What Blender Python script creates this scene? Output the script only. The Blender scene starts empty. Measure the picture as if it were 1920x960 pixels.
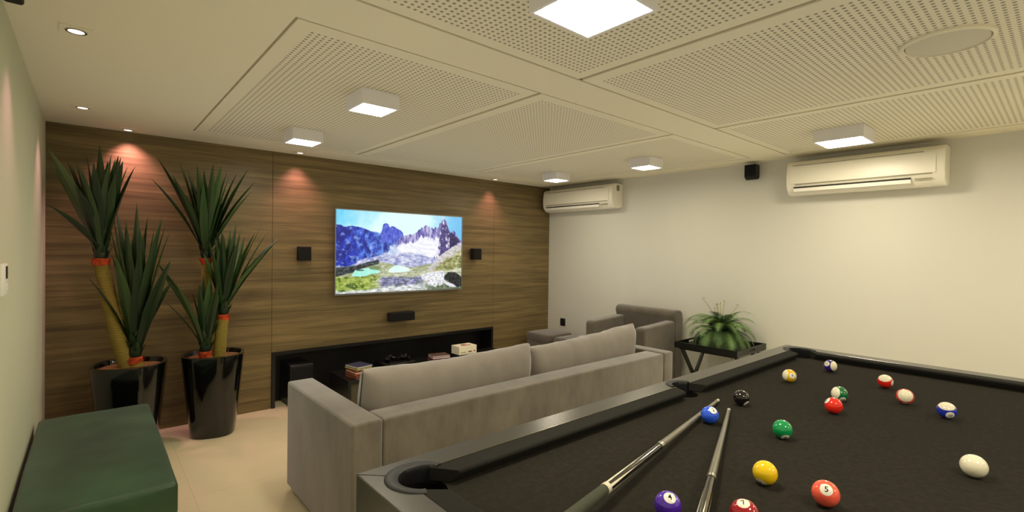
import bpy, bmesh, math, random
from mathutils import Vector, Matrix, noise
from math import sin, cos, pi, radians

random.seed(7)
SC = bpy.context.scene
COL = SC.collection

# ------------------------------------------------------------------ room measures (metres)
XL, XR = -0.234, 4.744          # left wall, right wall
YB, YF = 4.698, -3.0            # television wall, wall behind the camera
CH = 2.306                      # ceiling height

# ------------------------------------------------------------------ materials
def lin(c):
    return tuple((v / 12.92 if v <= 0.04045 else ((v + 0.055) / 1.055) ** 2.4) for v in c)

def rgb(r, g, b):
    return lin((r / 255, g / 255, b / 255)) + (1.0,)

def mat(name, color, rough=0.5, metal=0.0, coat=0.0, sheen=0.0, emit=None, strength=0.0, spec=0.5,
        vary=0.0, vscale=5.0, bump=0.0, bscale=200.0, vstretch=(1, 1, 1), alpha=1.0):
    m = bpy.data.materials.new(name)
    m.use_nodes = True
    nt = m.node_tree
    b = nt.nodes['Principled BSDF']
    b.inputs['Base Color'].default_value = color
    b.inputs['Roughness'].default_value = rough
    b.inputs['Metallic'].default_value = metal
    b.inputs['Coat Weight'].default_value = coat
    b.inputs['Coat Roughness'].default_value = 0.03
    b.inputs['Sheen Weight'].default_value = sheen
    b.inputs['Specular IOR Level'].default_value = spec
    if emit:
        b.inputs['Emission Color'].default_value = emit
        b.inputs['Emission Strength'].default_value = strength
    tc = None
    if vary > 0 or bump > 0:
        tc = nt.nodes.new('ShaderNodeTexCoord')
    if vary > 0:
        mp = nt.nodes.new('ShaderNodeMapping')
        mp.inputs['Scale'].default_value = vstretch
        nt.links.new(tc.outputs['Object'], mp.inputs['Vector'])
        n = nt.nodes.new('ShaderNodeTexNoise')
        n.inputs['Scale'].default_value = vscale
        n.inputs['Detail'].default_value = 5
        n.inputs['Roughness'].default_value = 0.6
        nt.links.new(mp.outputs[0], n.inputs['Vector'])
        r = nt.nodes.new('ShaderNodeValToRGB')
        r.color_ramp.elements[0].position = 0.3
        r.color_ramp.elements[1].position = 0.72
        lo = tuple(v * (1 - vary) for v in color[:3]) + (1,)
        hi = tuple(min(1, v * (1 + vary)) for v in color[:3]) + (1,)
        r.color_ramp.elements[0].color = lo
        r.color_ramp.elements[1].color = hi
        nt.links.new(n.outputs['Fac'], r.inputs['Fac'])
        nt.links.new(r.outputs[0], b.inputs['Base Color'])
    if bump > 0:
        n2 = nt.nodes.new('ShaderNodeTexNoise')
        n2.inputs['Scale'].default_value = bscale
        n2.inputs['Detail'].default_value = 3
        nt.links.new(tc.outputs['Object'], n2.inputs['Vector'])
        bp = nt.nodes.new('ShaderNodeBump')
        bp.inputs['Strength'].default_value = bump
        bp.inputs['Distance'].default_value = 0.01
        nt.links.new(n2.outputs['Fac'], bp.inputs['Height'])
        nt.links.new(bp.outputs[0], b.inputs['Normal'])
    return m

def math_node(nt, op, a, b=None):
    n = nt.nodes.new('ShaderNodeMath')
    n.operation = op
    for i, v in enumerate((a, b)):
        if v is None:
            continue
        if isinstance(v, (int, float)):
            n.inputs[i].default_value = v
        else:
            nt.links.new(v, n.inputs[i])
    return n.outputs[0]

def perforated_material(color, pitch=0.0262, rad=0.25):
    """white plasterboard with a square grid of round holes; the mesh carries the plain border itself"""
    m = mat('perforated_plasterboard', color, rough=0.9, spec=0.2)
    nt = m.node_tree
    b = nt.nodes['Principled BSDF']
    tc = nt.nodes.new('ShaderNodeTexCoord')
    sp = nt.nodes.new('ShaderNodeSeparateXYZ')
    nt.links.new(tc.outputs['Object'], sp.inputs[0])
    ds = []
    for k in 'XY':
        f = math_node(nt, 'FRACT', math_node(nt, 'DIVIDE', sp.outputs[k], pitch))
        d = math_node(nt, 'SUBTRACT', f, 0.5)
        ds.append(math_node(nt, 'MULTIPLY', d, d))
    dist = math_node(nt, 'SQRT', math_node(nt, 'ADD', ds[0], ds[1]))
    hole = math_node(nt, 'LESS_THAN', dist, rad)
    mx = nt.nodes.new('ShaderNodeMix')
    mx.data_type = 'RGBA'
    mx.inputs[6].default_value = color
    mx.inputs[7].default_value = tuple(v * 0.40 for v in color[:3]) + (1,)
    nt.links.new(hole, mx.inputs[0])
    nt.links.new(mx.outputs[2], b.inputs['Base Color'])
    return m

def wood_material():
    m = mat('walnut_cladding', rgb(110, 88, 60), rough=0.42, spec=0.4)
    nt = m.node_tree
    b = nt.nodes['Principled BSDF']
    tc = nt.nodes.new('ShaderNodeTexCoord')
    # broad streaks
    mp = nt.nodes.new('ShaderNodeMapping')
    mp.inputs['Scale'].default_value = (0.55, 1, 15)
    nt.links.new(tc.outputs['Object'], mp.inputs['Vector'])
    n = nt.nodes.new('ShaderNodeTexNoise')
    n.inputs['Scale'].default_value = 1.6
    n.inputs['Detail'].default_value = 6
    n.inputs['Roughness'].default_value = 0.62
    n.inputs['Distortion'].default_value = 0.35
    nt.links.new(mp.outputs[0], n.inputs['Vector'])
    # fine fibres
    mp2 = nt.nodes.new('ShaderNodeMapping')
    mp2.inputs['Scale'].default_value = (2.2, 1, 90)
    nt.links.new(tc.outputs['Object'], mp2.inputs['Vector'])
    n2 = nt.nodes.new('ShaderNodeTexNoise')
    n2.inputs['Scale'].default_value = 1.5
    n2.inputs['Detail'].default_value = 4
    nt.links.new(mp2.outputs[0], n2.inputs['Vector'])
    s = math_node(nt, 'ADD', math_node(nt, 'MULTIPLY', n.outputs['Fac'], 0.68),
                  math_node(nt, 'MULTIPLY', n2.outputs['Fac'], 0.32))
    r = nt.nodes.new('ShaderNodeValToRGB')
    el = r.color_ramp.elements
    el[0].position = 0.32
    el[0].color = rgb(76, 62, 38)
    el[1].position = 0.70
    el[1].color = rgb(140, 118, 76)
    e = el.new(0.5)
    e.color = rgb(108, 92, 58)
    nt.links.new(s, r.inputs['Fac'])
    nt.links.new(r.outputs[0], b.inputs['Base Color'])
    bp = nt.nodes.new('ShaderNodeBump')
    bp.inputs['Strength'].default_value = 0.15
    bp.inputs['Distance'].default_value = 0.004
    nt.links.new(s, bp.inputs['Height'])
    nt.links.new(bp.outputs[0], b.inputs['Normal'])
    return m

def floor_material():
    m = mat('porcelain_tile', rgb(205, 190, 160), rough=0.28, spec=0.4)
    nt = m.node_tree
    b = nt.nodes['Principled BSDF']
    tc = nt.nodes.new('ShaderNodeTexCoord')
    mp = nt.nodes.new('ShaderNodeMapping')
    mp.inputs['Location'].default_value = (-0.46, -3.3, 0)
    nt.links.new(tc.outputs['Object'], mp.inputs['Vector'])
    br = nt.nodes.new('ShaderNodeTexBrick')
    br.offset = 0.0
    br.inputs['Scale'].default_value = 1.0
    br.inputs['Brick Width'].default_value = 0.8
    br.inputs['Row Height'].default_value = 0.8
    br.inputs['Mortar Size'].default_value = 0.0018
    br.inputs['Mortar Smooth'].default_value = 0.2
    br.inputs['Color1'].default_value = rgb(217, 204, 162)
    br.inputs['Color2'].default_value = rgb(213, 200, 158)
    br.inputs['Mortar'].default_value = rgb(196, 180, 140)
    nt.links.new(mp.outputs[0], br.inputs['Vector'])
    n = nt.nodes.new('ShaderNodeTexNoise')
    n.inputs['Scale'].default_value = 2.5
    n.inputs['Detail'].default_value = 5
    nt.links.new(tc.outputs['Object'], n.inputs['Vector'])
    mx = nt.nodes.new('ShaderNodeMix')
    mx.data_type = 'RGBA'
    mx.blend_type = 'MULTIPLY'
    mx.inputs[0].default_value = 0.12
    nt.links.new(br.outputs['Color'], mx.inputs[6])
    nt.links.new(n.outputs['Fac'], mx.inputs[7])
    nt.links.new(mx.outputs[2], b.inputs['Base Color'])
    return m

def trunk_material():
    m = mat('fibre_trunk', rgb(190, 160, 60), rough=0.85)
    nt = m.node_tree
    b = nt.nodes['Principled BSDF']
    tc = nt.nodes.new('ShaderNodeTexCoord')
    w = nt.nodes.new('ShaderNodeTexWave')
    w.bands_direction = 'Z'
    w.inputs['Scale'].default_value = 34
    w.inputs['Distortion'].default_value = 2.0
    w.inputs['Detail'].default_value = 3
    nt.links.new(tc.outputs['Object'], w.inputs['Vector'])
    r = nt.nodes.new('ShaderNodeValToRGB')
    r.color_ramp.elements[0].color = rgb(98, 84, 30)
    r.color_ramp.elements[1].color = rgb(160, 140, 54)
    nt.links.new(w.outputs['Fac'], r.inputs['Fac'])
    nt.links.new(r.outputs[0], b.inputs['Base Color'])
    bp = nt.nodes.new('ShaderNodeBump')
    bp.inputs['Strength'].default_value = 0.8
    bp.inputs['Distance'].default_value = 0.006
    nt.links.new(w.outputs['Fac'], bp.inputs['Height'])
    nt.links.new(bp.outputs[0], b.inputs['Normal'])
    return m

def attr_emission(name, attr, strength):
    m = bpy.data.materials.new(name)
    m.use_nodes = True
    nt = m.node_tree
    b = nt.nodes['Principled BSDF']
    a = nt.nodes.new('ShaderNodeAttribute')
    a.attribute_name = attr
    nt.links.new(a.outputs['Color'], b.inputs['Emission Color'])
    b.inputs['Emission Strength'].default_value = strength
    b.inputs['Base Color'].default_value = (0.01, 0.01, 0.01, 1)
    b.inputs['Roughness'].default_value = 0.3
    return m

def attr_diffuse(name, attr, rough=0.5):
    m = bpy.data.materials.new(name)
    m.use_nodes = True
    nt = m.node_tree
    b = nt.nodes['Principled BSDF']
    a = nt.nodes.new('ShaderNodeAttribute')
    a.attribute_name = attr
    nt.links.new(a.outputs['Color'], b.inputs['Base Color'])
    b.inputs['Roughness'].default_value = rough
    return m

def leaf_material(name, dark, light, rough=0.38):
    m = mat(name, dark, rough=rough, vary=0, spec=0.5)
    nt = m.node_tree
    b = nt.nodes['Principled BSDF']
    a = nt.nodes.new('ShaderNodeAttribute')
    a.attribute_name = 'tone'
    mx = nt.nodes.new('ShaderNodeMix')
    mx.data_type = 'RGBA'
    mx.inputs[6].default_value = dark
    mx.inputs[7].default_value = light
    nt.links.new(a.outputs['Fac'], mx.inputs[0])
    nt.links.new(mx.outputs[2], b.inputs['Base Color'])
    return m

M = {}
M['ceil'] = mat('ceiling_paint', rgb(220, 212, 184), rough=0.95, spec=0.2)
M['groove'] = mat('ceiling_joint', rgb(172, 162, 136), rough=0.95, spec=0.1)
M['perf'] = perforated_material(rgb(219, 211, 184))
M['wall_r'] = mat('right_wall_paint', rgb(203, 200, 186), rough=0.9, spec=0.25, bump=0.02, bscale=120)
M['wall_l'] = mat('left_wall_paint', rgb(182, 182, 152), rough=0.85, spec=0.3, bump=0.02, bscale=120)
M['wood'] = wood_material()
M['floor'] = floor_material()
M['skirting'] = mat('skirting_white', rgb(225, 222, 212), rough=0.5)
M['black_lac'] = mat('black_lacquer', rgb(18, 18, 18), rough=0.35)
M['black_mat'] = mat('black_matt', rgb(20, 20, 20), rough=0.7)
M['black_grille'] = mat('black_grille_cloth', rgb(14, 14, 15), rough=0.95, bump=0.3, bscale=900)
M['velvet'] = mat('taupe_velvet', rgb(96, 87, 73), rough=0.85, sheen=0.5, vary=0.34, vscale=7, vstretch=(1, 1, 0.45), bump=0.05, bscale=30)
M['velvet_cush'] = mat('taupe_velvet_cushion', rgb(127, 118, 106), rough=0.85, sheen=0.5, vary=0.08, vscale=6, bump=0.08, bscale=14)
M['velvet_chair'] = mat('grey_brown_velvet', rgb(86, 78, 64), rough=0.88, sheen=0.45, vary=0.24, vscale=6, bump=0.04, bscale=30)
M['piping'] = mat('grey_piping', rgb(78, 74, 72), rough=0.8)
M['green'] = mat('green_leatherette', rgb(40, 68, 42), rough=0.45, vary=0.45, vscale=3.2, bump=0.06, bscale=40, sheen=0.08)
M['green_dark'] = mat('dark_bench_base', rgb(16, 22, 18), rough=0.7)
M['ac'] = mat('air_conditioner_plastic', rgb(226, 220, 200), rough=0.35)
M['ac_flap'] = mat('air_conditioner_flap', rgb(236, 232, 218), rough=0.3)
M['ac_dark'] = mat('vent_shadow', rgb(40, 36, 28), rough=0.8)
M['ac_line'] = mat('ac_seam', rgb(150, 142, 118), rough=0.7)
M['ac_label'] = mat('ac_label_grey', rgb(120, 116, 100), rough=0.6)
M['white_plastic'] = mat('white_plastic', rgb(226, 222, 206), rough=0.4)
M['lcd'] = mat('thermostat_display', rgb(50, 55, 50), rough=0.2)
M['light_housing'] = mat('light_housing_white', rgb(222, 218, 214), rough=0.55)
M['diffuser'] = mat('lit_diffuser', (1, 1, 1, 1), emit=(1.0, 0.895, 0.69, 1), strength=62)
M['lamp_lit'] = mat('lit_downlight', (1, 1, 1, 1), emit=(1.0, 0.82, 0.66, 1), strength=2.2)
M['steel'] = mat('brushed_steel', rgb(190, 188, 180), rough=0.28, metal=1.0)
M['tv_frame'] = mat('tv_silver_frame', rgb(150, 150, 152), rough=0.3, metal=0.8)
M['rail'] = mat('grey_rail_laminate', rgb(104, 103, 100), rough=0.27, metal=0.75)
M['rail_trim'] = mat('polished_edge', rgb(190, 185, 160), rough=0.25, metal=1.0)
M['felt'] = mat('black_felt', rgb(42, 39, 33), rough=1.0, spec=0.1, vary=0.22, vscale=60, bump=0.25, bscale=1400)
M['felt_cushion'] = mat('black_cushion_cloth', rgb(39, 38, 34), rough=0.95, spec=0.15, bump=0.2, bscale=1400)
M['pocket'] = mat('pocket_black', rgb(3, 3, 3), rough=0.6)
M['pocket_rim'] = mat('pocket_rim_rubber', rgb(36, 36, 38), rough=0.5)
M['table_body'] = mat('table_body_grey', rgb(70, 68, 60), rough=0.4, metal=0.3)
M['pot'] = mat('black_glazed_pot', rgb(6, 7, 6), rough=0.09, coat=0.4, bump=0.12, bscale=7)
M['soil'] = mat('bark_mulch', rgb(120, 88, 42), rough=0.95, vary=0.6, vscale=60, bump=1.0, bscale=70)
M['trunk'] = trunk_material()
M['orange'] = mat('orange_fibre', rgb(176, 66, 28), rough=0.9, vary=0.5, vscale=40)
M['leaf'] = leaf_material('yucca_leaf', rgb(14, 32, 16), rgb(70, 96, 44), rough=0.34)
M['fern'] = leaf_material('fern_leaf', rgb(24, 52, 24), rgb(120, 152, 84), rough=0.55)
M['fern_stem'] = mat('fern_stem_yellow_green', rgb(150, 146, 78), rough=0.6)
M['shaft'] = mat('grey_cue_shaft', rgb(104, 100, 86), rough=0.3, coat=0.4)
M['cue_black'] = mat('black_cue_lacquer', rgb(14, 13, 12), rough=0.12, coat=1.0)
M['cue_white'] = mat('pearl_inlay', rgb(222, 214, 188), rough=0.25, coat=0.6)
M['cue_red'] = mat('red_inlay', rgb(160, 60, 40), rough=0.25, coat=0.6)
M['cue_wrap'] = mat('dark_green_grey_wrap', rgb(66, 68, 54), rough=0.9, bump=0.3, bscale=700)
M['ivory'] = mat('ivory_ball', rgb(244, 236, 206), rough=0.08, coat=1.0)
M['num_white'] = mat('number_spot_white', rgb(246, 240, 222), rough=0.1, coat=1.0)
M['num_black'] = mat('numeral_black', rgb(14, 14, 14), rough=0.2)
M['screen_glass'] = mat('dark_plastic', rgb(12, 12, 13), rough=0.25)

# ------------------------------------------------------------------ geometry helpers
def box(bm, x0, x1, y0, y1, z0, z1):
    r = bmesh.ops.create_cube(bm, size=1)
    bmesh.ops.scale(bm, vec=(x1 - x0, y1 - y0, z1 - z0), verts=r['verts'])
    bmesh.ops.translate(bm, vec=((x0 + x1) / 2, (y0 + y1) / 2, (z0 + z1) / 2), verts=r['verts'])
    return r['verts']

def B(*boxes):
    bm = bmesh.new()
    for b in boxes:
        box(bm, *b)
    return bm

def rbox(x0, x1, y0, y1, z0, z1, r=0.02, seg=3, sub=0, puff=0.0, wob=0.0, seed=0):
    """rounded box; sub adds cuts so that puff (bulge) and wob (unevenness) can bend the faces"""
    bm = bmesh.new()
    box(bm, x0, x1, y0, y1, z0, z1)
    bmesh.ops.bevel(bm, geom=bm.edges[:], offset=r, segments=seg, profile=0.5, affect='EDGES')
    if sub:
        bmesh.ops.subdivide_edges(bm, edges=[e for e in bm.edges if e.calc_length() > r * 2.2], cuts=sub, use_grid_fill=True)
        c = Vector(((x0 + x1) / 2, (y0 + y1) / 2, (z0 + z1) / 2))
        h = Vector(((x1 - x0) / 2, (y1 - y0) / 2, (z1 - z0) / 2))
        for v in bm.verts:
            d = v.co - c
            q = [min(1, abs(d[i]) / h[i]) for i in range(3)]
            for i in range(3):
                j, k = (i + 1) % 3, (i + 2) % 3
                if q[i] > 0.9:
                    f = (1 - q[j] ** 2) * (1 - q[k] ** 2)
                    v.co[i] += math.copysign(puff * f, d[i])
            if wob:
                v.co += Vector((0, 0, 1)) * wob * noise.noise(v.co * 6 + Vector((seed, 0, 0))) \
                    + Vector((1, 0, 0)) * wob * 0.5 * noise.noise(v.co * 5 + Vector((0, seed + 3, 0)))
    return bm

def lathe(profile, segs=40, center=(0, 0, 0), axis=None, sq=None, rot=0, caps=False):
    """profile: (radius, height) list; sq = superellipse exponent for rounded-square rings"""
    bm = bmesh.new()
    rings = []
    for r, z in profile:
        ring = []
        for i in range(segs):
            a = 2 * pi * i / segs
            if sq:
                k = (abs(cos(a)) ** sq + abs(sin(a)) ** sq) ** (-1 / sq)
            else:
                k = 1
            ring.append(bm.verts.new((r * k * cos(a + rot), r * k * sin(a + rot), z)))
        rings.append(ring)
    for a, b in zip(rings, rings[1:]):
        for i in range(segs):
            j = (i + 1) % segs
            bm.faces.new((a[i], a[j], b[j], b[i]))
    if caps:
        bm.faces.new(list(reversed(rings[0])))
        bm.faces.new(rings[-1])
    if axis is not None:
        q = Vector((0, 0, 1)).rotation_difference(Vector(axis).normalized())
        bmesh.ops.transform(bm, matrix=q.to_matrix().to_4x4(), verts=bm.verts)
    bmesh.ops.translate(bm, vec=center, verts=bm.verts)
    bmesh.ops.recalc_face_normals(bm, faces=bm.faces)
    return bm

def rod(p0, p1, r0, r1=None, segs=20):
    p0, p1 = Vector(p0), Vector(p1)
    r1 = r0 if r1 is None else r1
    L = (p1 - p0).length
    return lathe([(r0, 0), (r1, L)], segs, center=p0, axis=p1 - p0, caps=True)

def tube(pts, radii, segs=10, bm=None):
    bm = bm or bmesh.new()
    rings = []
    n = len(pts)
    pts = [Vector(p) for p in pts]
    for i, p in enumerate(pts):
        t = (pts[min(n - 1, i + 1)] - pts[max(0, i - 1)]).normalized()
        a = t.orthogonal().normalized() if abs(t.z) < 0.2 else t.cross(Vector((0, 1, 0))).normalized()
        b = t.cross(a)
        r = radii[i] if hasattr(radii, '__len__') else radii
        rings.append([bm.verts.new(p + r * (cos(2 * pi * k / segs) * a + sin(2 * pi * k / segs) * b)) for k in range(segs)])
    for a, b in zip(rings, rings[1:]):
        for i in range(segs):
            j = (i + 1) % segs
            bm.faces.new((a[i], a[j], b[j], b[i]))
    bm.faces.new(rings[0][::-1])
    bm.faces.new(rings[-1])
    bmesh.ops.recalc_face_normals(bm, faces=bm.faces)
    return bm

def prism(poly, axis, a0, a1):
    """extrude a 2-D outline along an axis ('X': poly is (y,z); 'Y': (x,z); 'Z': (x,y))"""
    bm = bmesh.new()
    def P(u, v, w):
        return {'X': (w, u, v), 'Y': (u, w, v), 'Z': (u, v, w)}[axis]
    A = [bm.verts.new(P(u, v, a0)) for u, v in poly]
    Bv = [bm.verts.new(P(u, v, a1)) for u, v in poly]
    n = len(poly)
    for i in range(n):
        j = (i + 1) % n
        bm.faces.new((A[i], A[j], Bv[j], Bv[i]))
    bm.faces.new(A[::-1])
    bm.faces.new(Bv)
    bmesh.ops.recalc_face_normals(bm, faces=bm.faces)
    return bm

def merge(*bms):
    out = bmesh.new()
    for b in bms:
        me = bpy.data.meshes.new('tmp')
        b.to_mesh(me)
        out.from_mesh(me)
        bpy.data.meshes.remove(me)
        b.free()
    return out

ORIGIN = {}

def obj(name, bm, m, parent=None, smooth=None, bevel=0.0, label=None):
    """link one mesh; the vertices are given in room coordinates and stored relative to the thing's base"""
    root = parent
    while root is not None and root.parent is not None:
        root = root.parent
    off = ORIGIN.get(root.name, Vector()) if root is not None else Vector()
    me = bpy.data.meshes.new(name)
    bmesh.ops.translate(bm, vec=-off, verts=bm.verts)
    bm.to_mesh(me)
    bm.free()
    o = bpy.data.objects.new(name, me)
    COL.objects.link(o)
    for mm in (m if isinstance(m, (list, tuple)) else [m]):
        me.materials.append(mm)
    if smooth is not None:
        for p in me.polygons:
            p.use_smooth = True
        me.set_sharp_from_angle(angle=radians(smooth))
    if bevel:
        bv = o.modifiers.new('bevel', 'BEVEL')
        bv.width = bevel
        bv.segments = 2
        bv.limit_method = 'ANGLE'
    if parent is not None:
        o.parent = parent
    if label:
        o['label'] = label
    return o

def tag(o, label=None, cat=None, group=None, kind=None):
    if label:
        o['label'] = label
    if cat:
        o['category'] = cat
    if group:
        o['group'] = group
    if kind:
        o['kind'] = kind
    return o

def thing(name, label, cat, loc, group=None, kind=None):
    o = bpy.data.objects.new(name, None)
    o.empty_display_size = 0.1
    COL.objects.link(o)
    o.location = loc
    ORIGIN[o.name] = Vector(loc)
    return tag(o, label, cat, group, kind)

def solo(name, bm, m, label, cat, loc=(0, 0, 0), group=None, **kw):
    """a thing that is one mesh, its origin at loc"""
    bmesh.ops.translate(bm, vec=-Vector(loc), verts=bm.verts)
    o = obj(name, bm, m, **kw)
    o.location = loc
    ORIGIN[o.name] = Vector(loc)
    return tag(o, label, cat, group)

def copy_tree(root, loc, label=None):
    r = root.copy()
    COL.objects.link(r)
    r.location = loc
    ORIGIN[r.name] = Vector(loc)
    if label:
        r['label'] = label
    for ch in root.children:
        c = ch.copy()
        COL.objects.link(c)
        c.parent = r
        for g in ch.children:
            d = g.copy()
            COL.objects.link(d)
            d.parent = c
    return r

def struct(name, bm, m, label=None, parent=None, **kw):
    o = obj(name, bm, m, parent, **kw)
    if parent is None:
        o['kind'] = 'structure'
        if label:
            o['label'] = label
        o['category'] = name.split('_')[0]
    return o

def boolean_cut(bm, cutters):
    """carve the cutters out of bm (exact solver) and give the result back as a bmesh"""
    me = bpy.data.meshes.new('tmp_a')
    bm.to_mesh(me); bm.free()
    a = bpy.data.objects.new('tmp_a', me)
    COL.objects.link(a)
    rm = [a]
    for c in cutters:
        mc = bpy.data.meshes.new('tmp_c')
        c.to_mesh(mc); c.free()
        oc = bpy.data.objects.new('tmp_c', mc)
        COL.objects.link(oc)
        rm.append(oc)
        md = a.modifiers.new('cut', 'BOOLEAN')
        md.object = oc
        md.operation = 'DIFFERENCE'
        md.solver = 'EXACT'
    dg = bpy.context.evaluated_depsgraph_get()
    dg.update()
    res = bpy.data.meshes.new_from_object(a.evaluated_get(dg))
    out = bmesh.new()
    out.from_mesh(res)
    for o in rm:
        bpy.data.objects.remove(o)
    bpy.data.meshes.remove(res)
    return out

# ================================================================== THE SETTING
struct('floor', B((XL - .1, XR + .1, YF - .1, 5.2, -0.08, 0)), M['floor'], 'beige polished porcelain tile floor')
struct('wall_right', B((XR, XR + .1, YF - .1, 5.2, 0, CH + .1)), M['wall_r'], 'plain cream white painted wall behind the pool table')
struct('wall_left', B((XL - .1, XL, YF - .1, 5.2, 0, CH + .1)), M['wall_l'], 'pale grey green painted wall beside the bench')
struct('wall_front', B((XL - .1, XR + .1, YF - .1, YF, 0, CH + .1)), M['wall_r'], 'cream wall opposite the television wall')
# television wall: masonry behind, three cladding boards in front with fine joints, a low recess
NX0, NX1, NZ, ND = 1.235, 3.775, 0.505, 4.98
wb = struct('wall_back', B((XL - .1, XR + .1, 5.0, 5.1, 0, CH + .1)), M['black_mat'], 'dark walnut clad wall with the television')
struct('wood_panel', B((XL, NX0 - .0015, YB, 4.99, 0, CH)), M['wood'], parent=wb)
struct('wood_panel', B((NX0 + .0015, NX1 - .0015, YB, 4.99, NZ, CH)), M['wood'], parent=wb)
struct('wood_panel', B((NX1 + .0015, XR, YB, 4.99, 0, CH)), M['wood'], parent=wb)
FR = 0.03
struct('trim_1', merge(B((NX0, NX0 + FR, YB - .012, 4.985, 0, NZ)), B((NX1 - FR, NX1, YB - .012, 4.985, 0, NZ)),
                       B((NX0 + FR, NX1 - FR, YB - .012, 4.985, NZ - FR, NZ)),
                       B((NX0 + FR, NX1 - FR, 4.90, 4.985, 0.0, NZ - FR))), M['black_lac'],
       'black lined recess frame at the foot of the walnut wall')
struct('baseboard_right', B((XR - .015, XR, YF, YB, 0, .07)), M['skirting'], 'low white skirting along the right wall')

# ceiling: plain board with perforated bays
ceil = struct('ceiling', B((XL - .1, XR + .1, YF - .1, 5.2, CH + .012, CH + .1)), M['ceil'], 'cream ceiling with perforated acoustic bays')
XS = [0.575, 1.85, 3.19, 4.47]
BAYS = []
for i in range(3):
    x0, x1 = XS[i], XS[i + 1]
    BAYS.append((x0, x1, 1.905, 4.31))
    BAYS.append((x0 + (0.02 if i == 0 else 0), x1 + (0.05 if i < 2 else .03), -0.85, 1.64))
XS2 = [0.62, 1.85, 3.25, 4.52]
BAYS = [(XS[i], XS[i + 1], 1.905, 4.31) for i in range(3)] + [(XS2[i], XS2[i + 1], -0.85, 1.64) for i in range(3)] \
    + [(XS2[i], XS2[i + 1], -2.9, -1.12) for i in range(3)]
# plain strips around the bays
def strip(x0, x1, y0, y1):
    return (x0, x1, y0, y1, CH, CH + .02)
strips = [strip(XL, XS[0], 1.77, YB), strip(XL, XS2[0], YF, 1.77), strip(XS[3], XR, 1.77, YB), strip(XS2[3], XR, YF, 1.77),
          strip(XS[0], XS[3], 4.31, YB), strip(XS[0], XS[3], 1.77, 1.905), strip(XS2[0], XS2[3], 1.64, 1.77),
          strip(XS2[0], XS2[3], -1.12, -0.85), strip(XS2[0], XS2[3], YF, -2.9)]
struct('plain_border', B(*strips), M['ceil'], parent=ceil)
PP = 0.0262
for (x0, x1, y0, y1) in BAYS:
    g = 0.013                                           # shadow joint around each bay
    X0, X1, Y0, Y1 = x0 + g, x1 - g, y0 + g, y1 - g
    mg = 0.05
    hx0 = math.ceil((X0 + mg) / PP) * PP; hx1 = math.floor((X1 - mg) / PP) * PP
    hy0 = math.ceil((Y0 + mg) / PP) * PP; hy1 = math.floor((Y1 - mg) / PP) * PP
    zb = CH + 0.001
    bm = bmesh.new()
    def quad(a, b, c, d, mi):
        f = bm.faces.new([bm.verts.new((a, c, zb)), bm.verts.new((a, d, zb)), bm.verts.new((b, d, zb)), bm.verts.new((b, c, zb))])
        f.material_index = mi
    quad(hx0, hx1, hy0, hy1, 1)
    quad(X0, X1, Y0, hy0, 0); quad(X0, X1, hy1, Y1, 0); quad(X0, hx0, hy0, hy1, 0); quad(hx1, X1, hy0, hy1, 0)
    for (ax, ay, bx_, by_) in ((X0, Y0, X1, Y0), (X1, Y0, X1, Y1), (X1, Y1, X0, Y1), (X0, Y1, X0, Y0)):
        f = bm.faces.new([bm.verts.new((ax, ay, zb)), bm.verts.new((bx_, by_, zb)), bm.verts.new((bx_, by_, CH + .013)), bm.verts.new((ax, ay, CH + .013))])
    struct('perforated_panel', bm, [M['ceil'], M['perf']], parent=ceil)
    # darker bottom of the joint
    jb = B((x0, x0 + g, y0, y1, CH + .008, CH + .012), (x1 - g, x1, y0, y1, CH + .008, CH + .012),
           (x0, x1, y0, y0 + g, CH + .008, CH + .012), (x0, x1, y1 - g, y1, CH + .008, CH + .012))
    struct('shadow_joint', jb, M['groove'], parent=ceil)

# ================================================================== CEILING LIGHTS
def square_light(loc, s, label):
    x, y = loc
    h = 0.082
    t = thing('ceiling_light', label, 'ceiling light', (x, y, CH), 'square surface ceiling lights')
    a = s / 2
    z0 = CH - h
    shell = merge(B((x - a, x + a, y - a, y - a + .012, z0, CH)), B((x - a, x + a, y + a - .012, y + a, z0, CH)),
                  B((x - a, x - a + .012, y - a + .012, y + a - .012, z0, CH)), B((x + a - .012, x + a, y - a + .012, y + a - .012, z0, CH)))
    obj('housing', shell, M['light_housing'], t)
    obj('diffuser', B((x - a + .012, x + a - .012, y - a + .012, y + a - .012, z0 + .003, z0 + .009)), M['diffuser'], t, label='glowing white diffuser')
    return t

square_light((1.225, 1.03), .292, 'large square white ceiling light nearest the camera, cut by the top of the photo')
square_light((3.93, 1.05), .292, 'large square white ceiling light in front of the wider air conditioner')
square_light((1.195, 2.585), .215, 'small square ceiling light in the left perforated bay, the nearer of its pair')
square_light((1.19, 3.74), .215, 'small square ceiling light closest to the walnut wall, above left of the television')
square_light((3.86, 2.585), .215, 'small square ceiling light between corner air conditioner and round black wall speaker')
square_light((3.88, 3.75), .215, 'small square ceiling light in the far corner above the smaller air conditioner')
square_light((1.225, -0.6), .292, 'added unseen square ceiling light behind the camera to light the room, left one')  # this and the next two are added out of view to light the room
square_light((3.93, -0.6), .292, 'added unseen square ceiling light behind the camera to light the room, right one')
square_light((2.6, -2.0), .292, 'added unseen square ceiling light at the rear, to light the room')

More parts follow.
